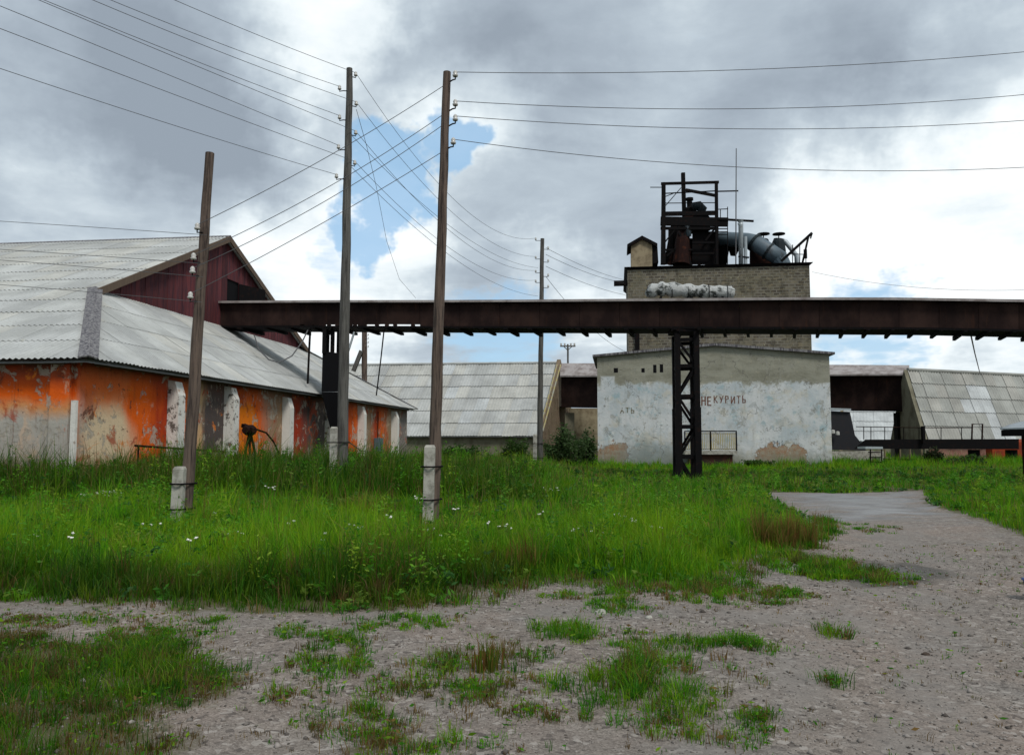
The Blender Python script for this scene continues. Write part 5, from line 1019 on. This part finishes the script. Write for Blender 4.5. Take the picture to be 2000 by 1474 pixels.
leaf_mesh('leafy_herbs', cxyz, np.repeat((.028+.0016*P[:, 1]), L)*rng.uniform(.7, 1.4, len(P)*L), tint, 'bushy light green herbs rising through the meadow')
# low creeping leaves in gravel patches
sel = rng.uniform(0, 1, len(Pt)) < .10; p = Pt[sel]; zc = hz(p)+rng.uniform(.005, .05, len(p))
leaf_mesh('creeping_weeds', np.column_stack([p, zc]), rng.uniform(.02, .05, len(p)), pick(len(p), .3)*.9, 'small creeping leaves among the gravel tufts', flat=.3)
# shrubs
def shrub(label, px, py, D, wpx, hpx, dens, tone):
    c = at(px, py, D); gz = hz1(c.x, D); rx = wpx/F*D/2; top = at(px, py-hpx, D).z; H = top-gz
    root = thing('weed_shrub', label, 'shrub', (c.x, D, gz), group='tall weedy shrubs')
    st_ = MB(); tips = []
    for k in range(14):
        a_ = random.uniform(0, 6.28); rr_ = rx*random.uniform(.1, .85); tip = Vector((c.x+math.cos(a_)*rr_, D+math.sin(a_)*rr_*.7, gz+H*random.uniform(.55, 1.0)*(1-.35*rr_/rx)))
        b_ = Vector((c.x+math.cos(a_)*rr_*.3, D+math.sin(a_)*rr_*.2, gz-.1)); m_ = b_.lerp(tip, .5)+Vector((0, 0, .1)); st_.tube([b_, m_, tip], [.03, .022, .008], 5); tips += [(b_, m_, tip)]
    st_.build('stem', MATS['board_brown'], root)
    n = dens; ti = rng.integers(0, len(tips), n); t = rng.uniform(.15, 1, n)
    B = np.array([[tuple(q_) for q_ in tp] for tp in tips])[ti]; cpt = np.where((t < .5)[:, None], B[:, 0]+(B[:, 1]-B[:, 0])*(t*2)[:, None], B[:, 1]+(B[:, 2]-B[:, 1])*((t-.5)*2)[:, None])+rng.normal(0, .14, (n, 3))*np.array([rx*.9, rx*.7, H*.35])
    cpt[:, 2] = np.maximum(cpt[:, 2], gz+.03); f = leaf_mesh('foliage', cpt, rng.uniform(.10, .22, n)*(D/40)**.5, np.array(tone)*rng.uniform(.55, 1.4, (n, 1)), None, None, None, loc=(c.x, D, gz)); f.location = (0, 0, 0); f.parent = root
shrub('bushy grey-green weed shrub in front of brick shed end', 1105, 905, 46, 110, 75, 4200, (.055, .10, .03))
shrub('dark green weed shrub at white workshop corner', 1145, 908, 47, 60, 78, 2200, (.045, .085, .025))
shrub('low green shrub left of the slim grey pole', 1005, 905, 48, 90, 62, 2600, (.04, .085, .015))
shrub('low dark shrub below the long pale shed roof', 900, 905, 52, 150, 44, 3000, (.03, .075, .012))
shrub('dark leafy shrub beneath the walkway beam', 1826, 915, 49, 44, 50, 1500, (.03, .04, .015))
shrub('green shrub by the walkway pier', 1890, 915, 46, 90, 30, 1600, (.04, .085, .015))
shrub('broad green weed clump at the porch foot', 1480, 920, 46, 90, 26, 1500, (.045, .10, .015))
# flowering plants
def umbel(p, h, n, grp, label, spread=.12):
    gz = hz1(p[0], p[1]); root = thing('flowering_weed', label, 'flower', (p[0], p[1], gz), group=grp); k = MB(); D = p[1]
    for i in range(n):
        t_ = Vector((p[0]+random.gauss(0, spread), p[1]+random.gauss(0, spread), gz+h*random.uniform(.8, 1.05))); k.tube([(p[0], p[1], gz), Vector((p[0], p[1], gz)).lerp(t_, .6)+Vector((0, 0, .04)), t_], [.006, .005, .004], 4)
        r_ = random.uniform(.010, .020)*(D/12)**.5*1.4; hd_ = MB(); hd_.tube([t_+Vector((0, 0, q_)) for q_ in (-.008, .0, .008, .014)], [r_*.3, r_*.9, r_, r_*.5], 9)
        hd_.v = [v_+Vector((random.gauss(0, r_*.18), random.gauss(0, r_*.18), random.gauss(0, .004))) for v_ in hd_.v]; hd_.build('flower_head', MATS['flower'], root)
    k.build('stem', MATS['leaf_plain'], root)
mat('leaf_plain', lambda nt: dict(c=(.07, .12, .02), r=.7, s=.2))
for (px, py, D) in ((165, 975, 18.6), (190, 970, 18.7), (205, 968, 18.8), (222, 965, 18.9), (235, 966, 18.7), (212, 976, 18.4)):
    h_ = at(px, py, D); umbel((h_.x, D), max(.35, h_.z-hz1(h_.x, D)), 5, 'white flower cluster by the warehouse', 'white flat-topped weed in the dark grass before the orange wall', .10)
for (px, py, D) in ((525, 968, 19), (540, 970, 19), (1065, 970, 21), (1080, 968, 21), (1092, 972, 21), (1040, 968, 22), (815, 998, 17.3), (822, 1010, 16.8), (765, 1042, 13.5), (690, 1080, 11.5), (700, 1078, 11.6), (1230, 1060, 13), (1235, 1050, 13.5), (1175, 1095, 11.6), (890, 1018, 15),
                    (1060, 1040, 14), (1200, 1045, 14), (60, 1080, 11), (300, 1060, 12), (470, 1090, 11), (560, 1060, 12.5), (640, 1105, 10.5), (950, 1065, 12), (990, 1075, 12), (1130, 1085, 11.6), (1290, 1085, 12), (430, 1040, 14), (370, 1110, 10), (140, 1100, 10.5), (850, 1090, 11)):
    h_ = at(px, py, D); umbel((h_.x, D), min(.75, max(.38, h_.z-hz1(h_.x, D))), 3, 'small white flowers in the meadow', 'small white flower standing in the open meadow grass', .07)
# russet dock clumps
def dock(label, px, py, n, h, rx):
    c = gnd(px, py); D = c.y; gz = hz1(c.x, D); cl = rng.normal(0, 1, (14, 2)); ci = rng.integers(0, 14, n); x = c.x+rx*.8*cl[ci, 0]+rng.normal(0, .06, n); y = D+rx*.8*cl[ci, 1]+rng.normal(0, .06, n); h = h*rng.uniform(.55, 1.15, 14)[ci]
    o = blades_mesh('russet_weed_clump', x, y, h*rng.uniform(.5, 1.1, n), rng.uniform(.006, .014, n), np.array([(.21, .095, .03), (.17, .125, .025), (.10, .16, .015), (.25, .15, .045), (.13, .18, .015), (.09, .15, .012)])[rng.integers(0, 6, n)]*rng.uniform(.7, 1.2, (n, 1)), .3, kind=None, label=label, cat='weeds'); o['group'] = 'russet weed clumps'
    return o
dock('russet dry weed clump at the meadow tip beside the path', 1515, 1066, 1000, .60, .34); dock('reddish dry weeds edging the path curve', 1560, 1060, 450, .45, .22)
dock('low russet weed clump inside the meadow near path', 1290, 1098, 900, .40, .28); dock('thin brown dock stalks in the meadow left of the path', 1030, 1118, 180, .6, .08); dock('upright brown weed stalks growing in the gravel', 950, 1305, 150, .24, .05)
# loose stones on the gravel
P = wedge(60000, 3.4, 13); P = P[~inpoly(P, TALL)]; P = P[rng.uniform(0, 1, len(P)) < np.clip(1.3-.07*P[:, 1], .15, 1)][:26000]; n = len(P); s = .0035+.009*rng.uniform(0, 1, n)**3+.016*(rng.uniform(0, 1, n) < .02)
oc = np.array([(1, 0, 0), (0, 1, 0), (-1, 0, 0), (0, -1, 0), (0, 0, .7), (0, 0, -.5)]); co = oc[None]*s[:, None, None]*rng.uniform(.6, 1.4, (n, 6, 1)); a_ = rng.uniform(0, 6.28, n); ca, sa = np.cos(a_)[:, None], np.sin(a_)[:, None]
co = np.stack([co[:, :, 0]*ca-co[:, :, 1]*sa, co[:, :, 0]*sa+co[:, :, 1]*ca, co[:, :, 2]], -1)+np.column_stack([P, hz(P)+s*.15])[:, None]
fa = np.array([(0, 1, 4), (1, 2, 4), (2, 3, 4), (3, 0, 4), (1, 0, 5), (2, 1, 5), (3, 2, 5), (0, 3, 5)]); li = ((np.arange(n)*6)[:, None, None]+fa[None]).astype(np.int32).ravel()
g_ = rng.uniform(0, 1, n); tri_mesh('loose_stones', co.reshape(-1, 3), li, np.arange(0, len(li), 3, dtype=np.int32), np.repeat(np.stack([g_]*3, 1), 6, 0), 'stuff', 'loose pebbles scattered over the gravel yard', 'gravel', m='stone')
# single larger stones and clods
def stone(px, py, r, m, label):
    c = gnd(px, py); gz = hz1(c.x, c.y); k = MB().tube([(c.x, c.y, gz+q_*r) for q_ in (-.35, -.1, .25, .5, .62)], [r*.8, r*1.05, r*.95, r*.6, r*.2], 9)
    k.v = [v_+Vector((random.gauss(0, r*.12), random.gauss(0, r*.12), random.gauss(0, r*.07))) for v_ in k.v]; solo('stone', k, MATS[m], label, 'stone', (c.x, c.y, gz), group='single stones on the gravel')
stone(592, 1188, .05, 'clod', 'dark earth clod at the meadow edge'); stone(843, 1206, .05, 'concrete', 'pale broken stone beside a grass tuft at the meadow edge'); stone(1175, 1198, .05, 'concrete', 'pale flat stone lying where gravel meets meadow')
stone(1268, 1212, .035, 'concrete', 'small pale stone on open gravel near the meadow edge'); stone(1808, 1272, .03, 'clod', 'small dark clod lying on the bare path'); stone(1350, 1135, .04, 'clod', 'dark clod at the foot of meadow near path bend')
scene.render.engine = 'CYCLES'
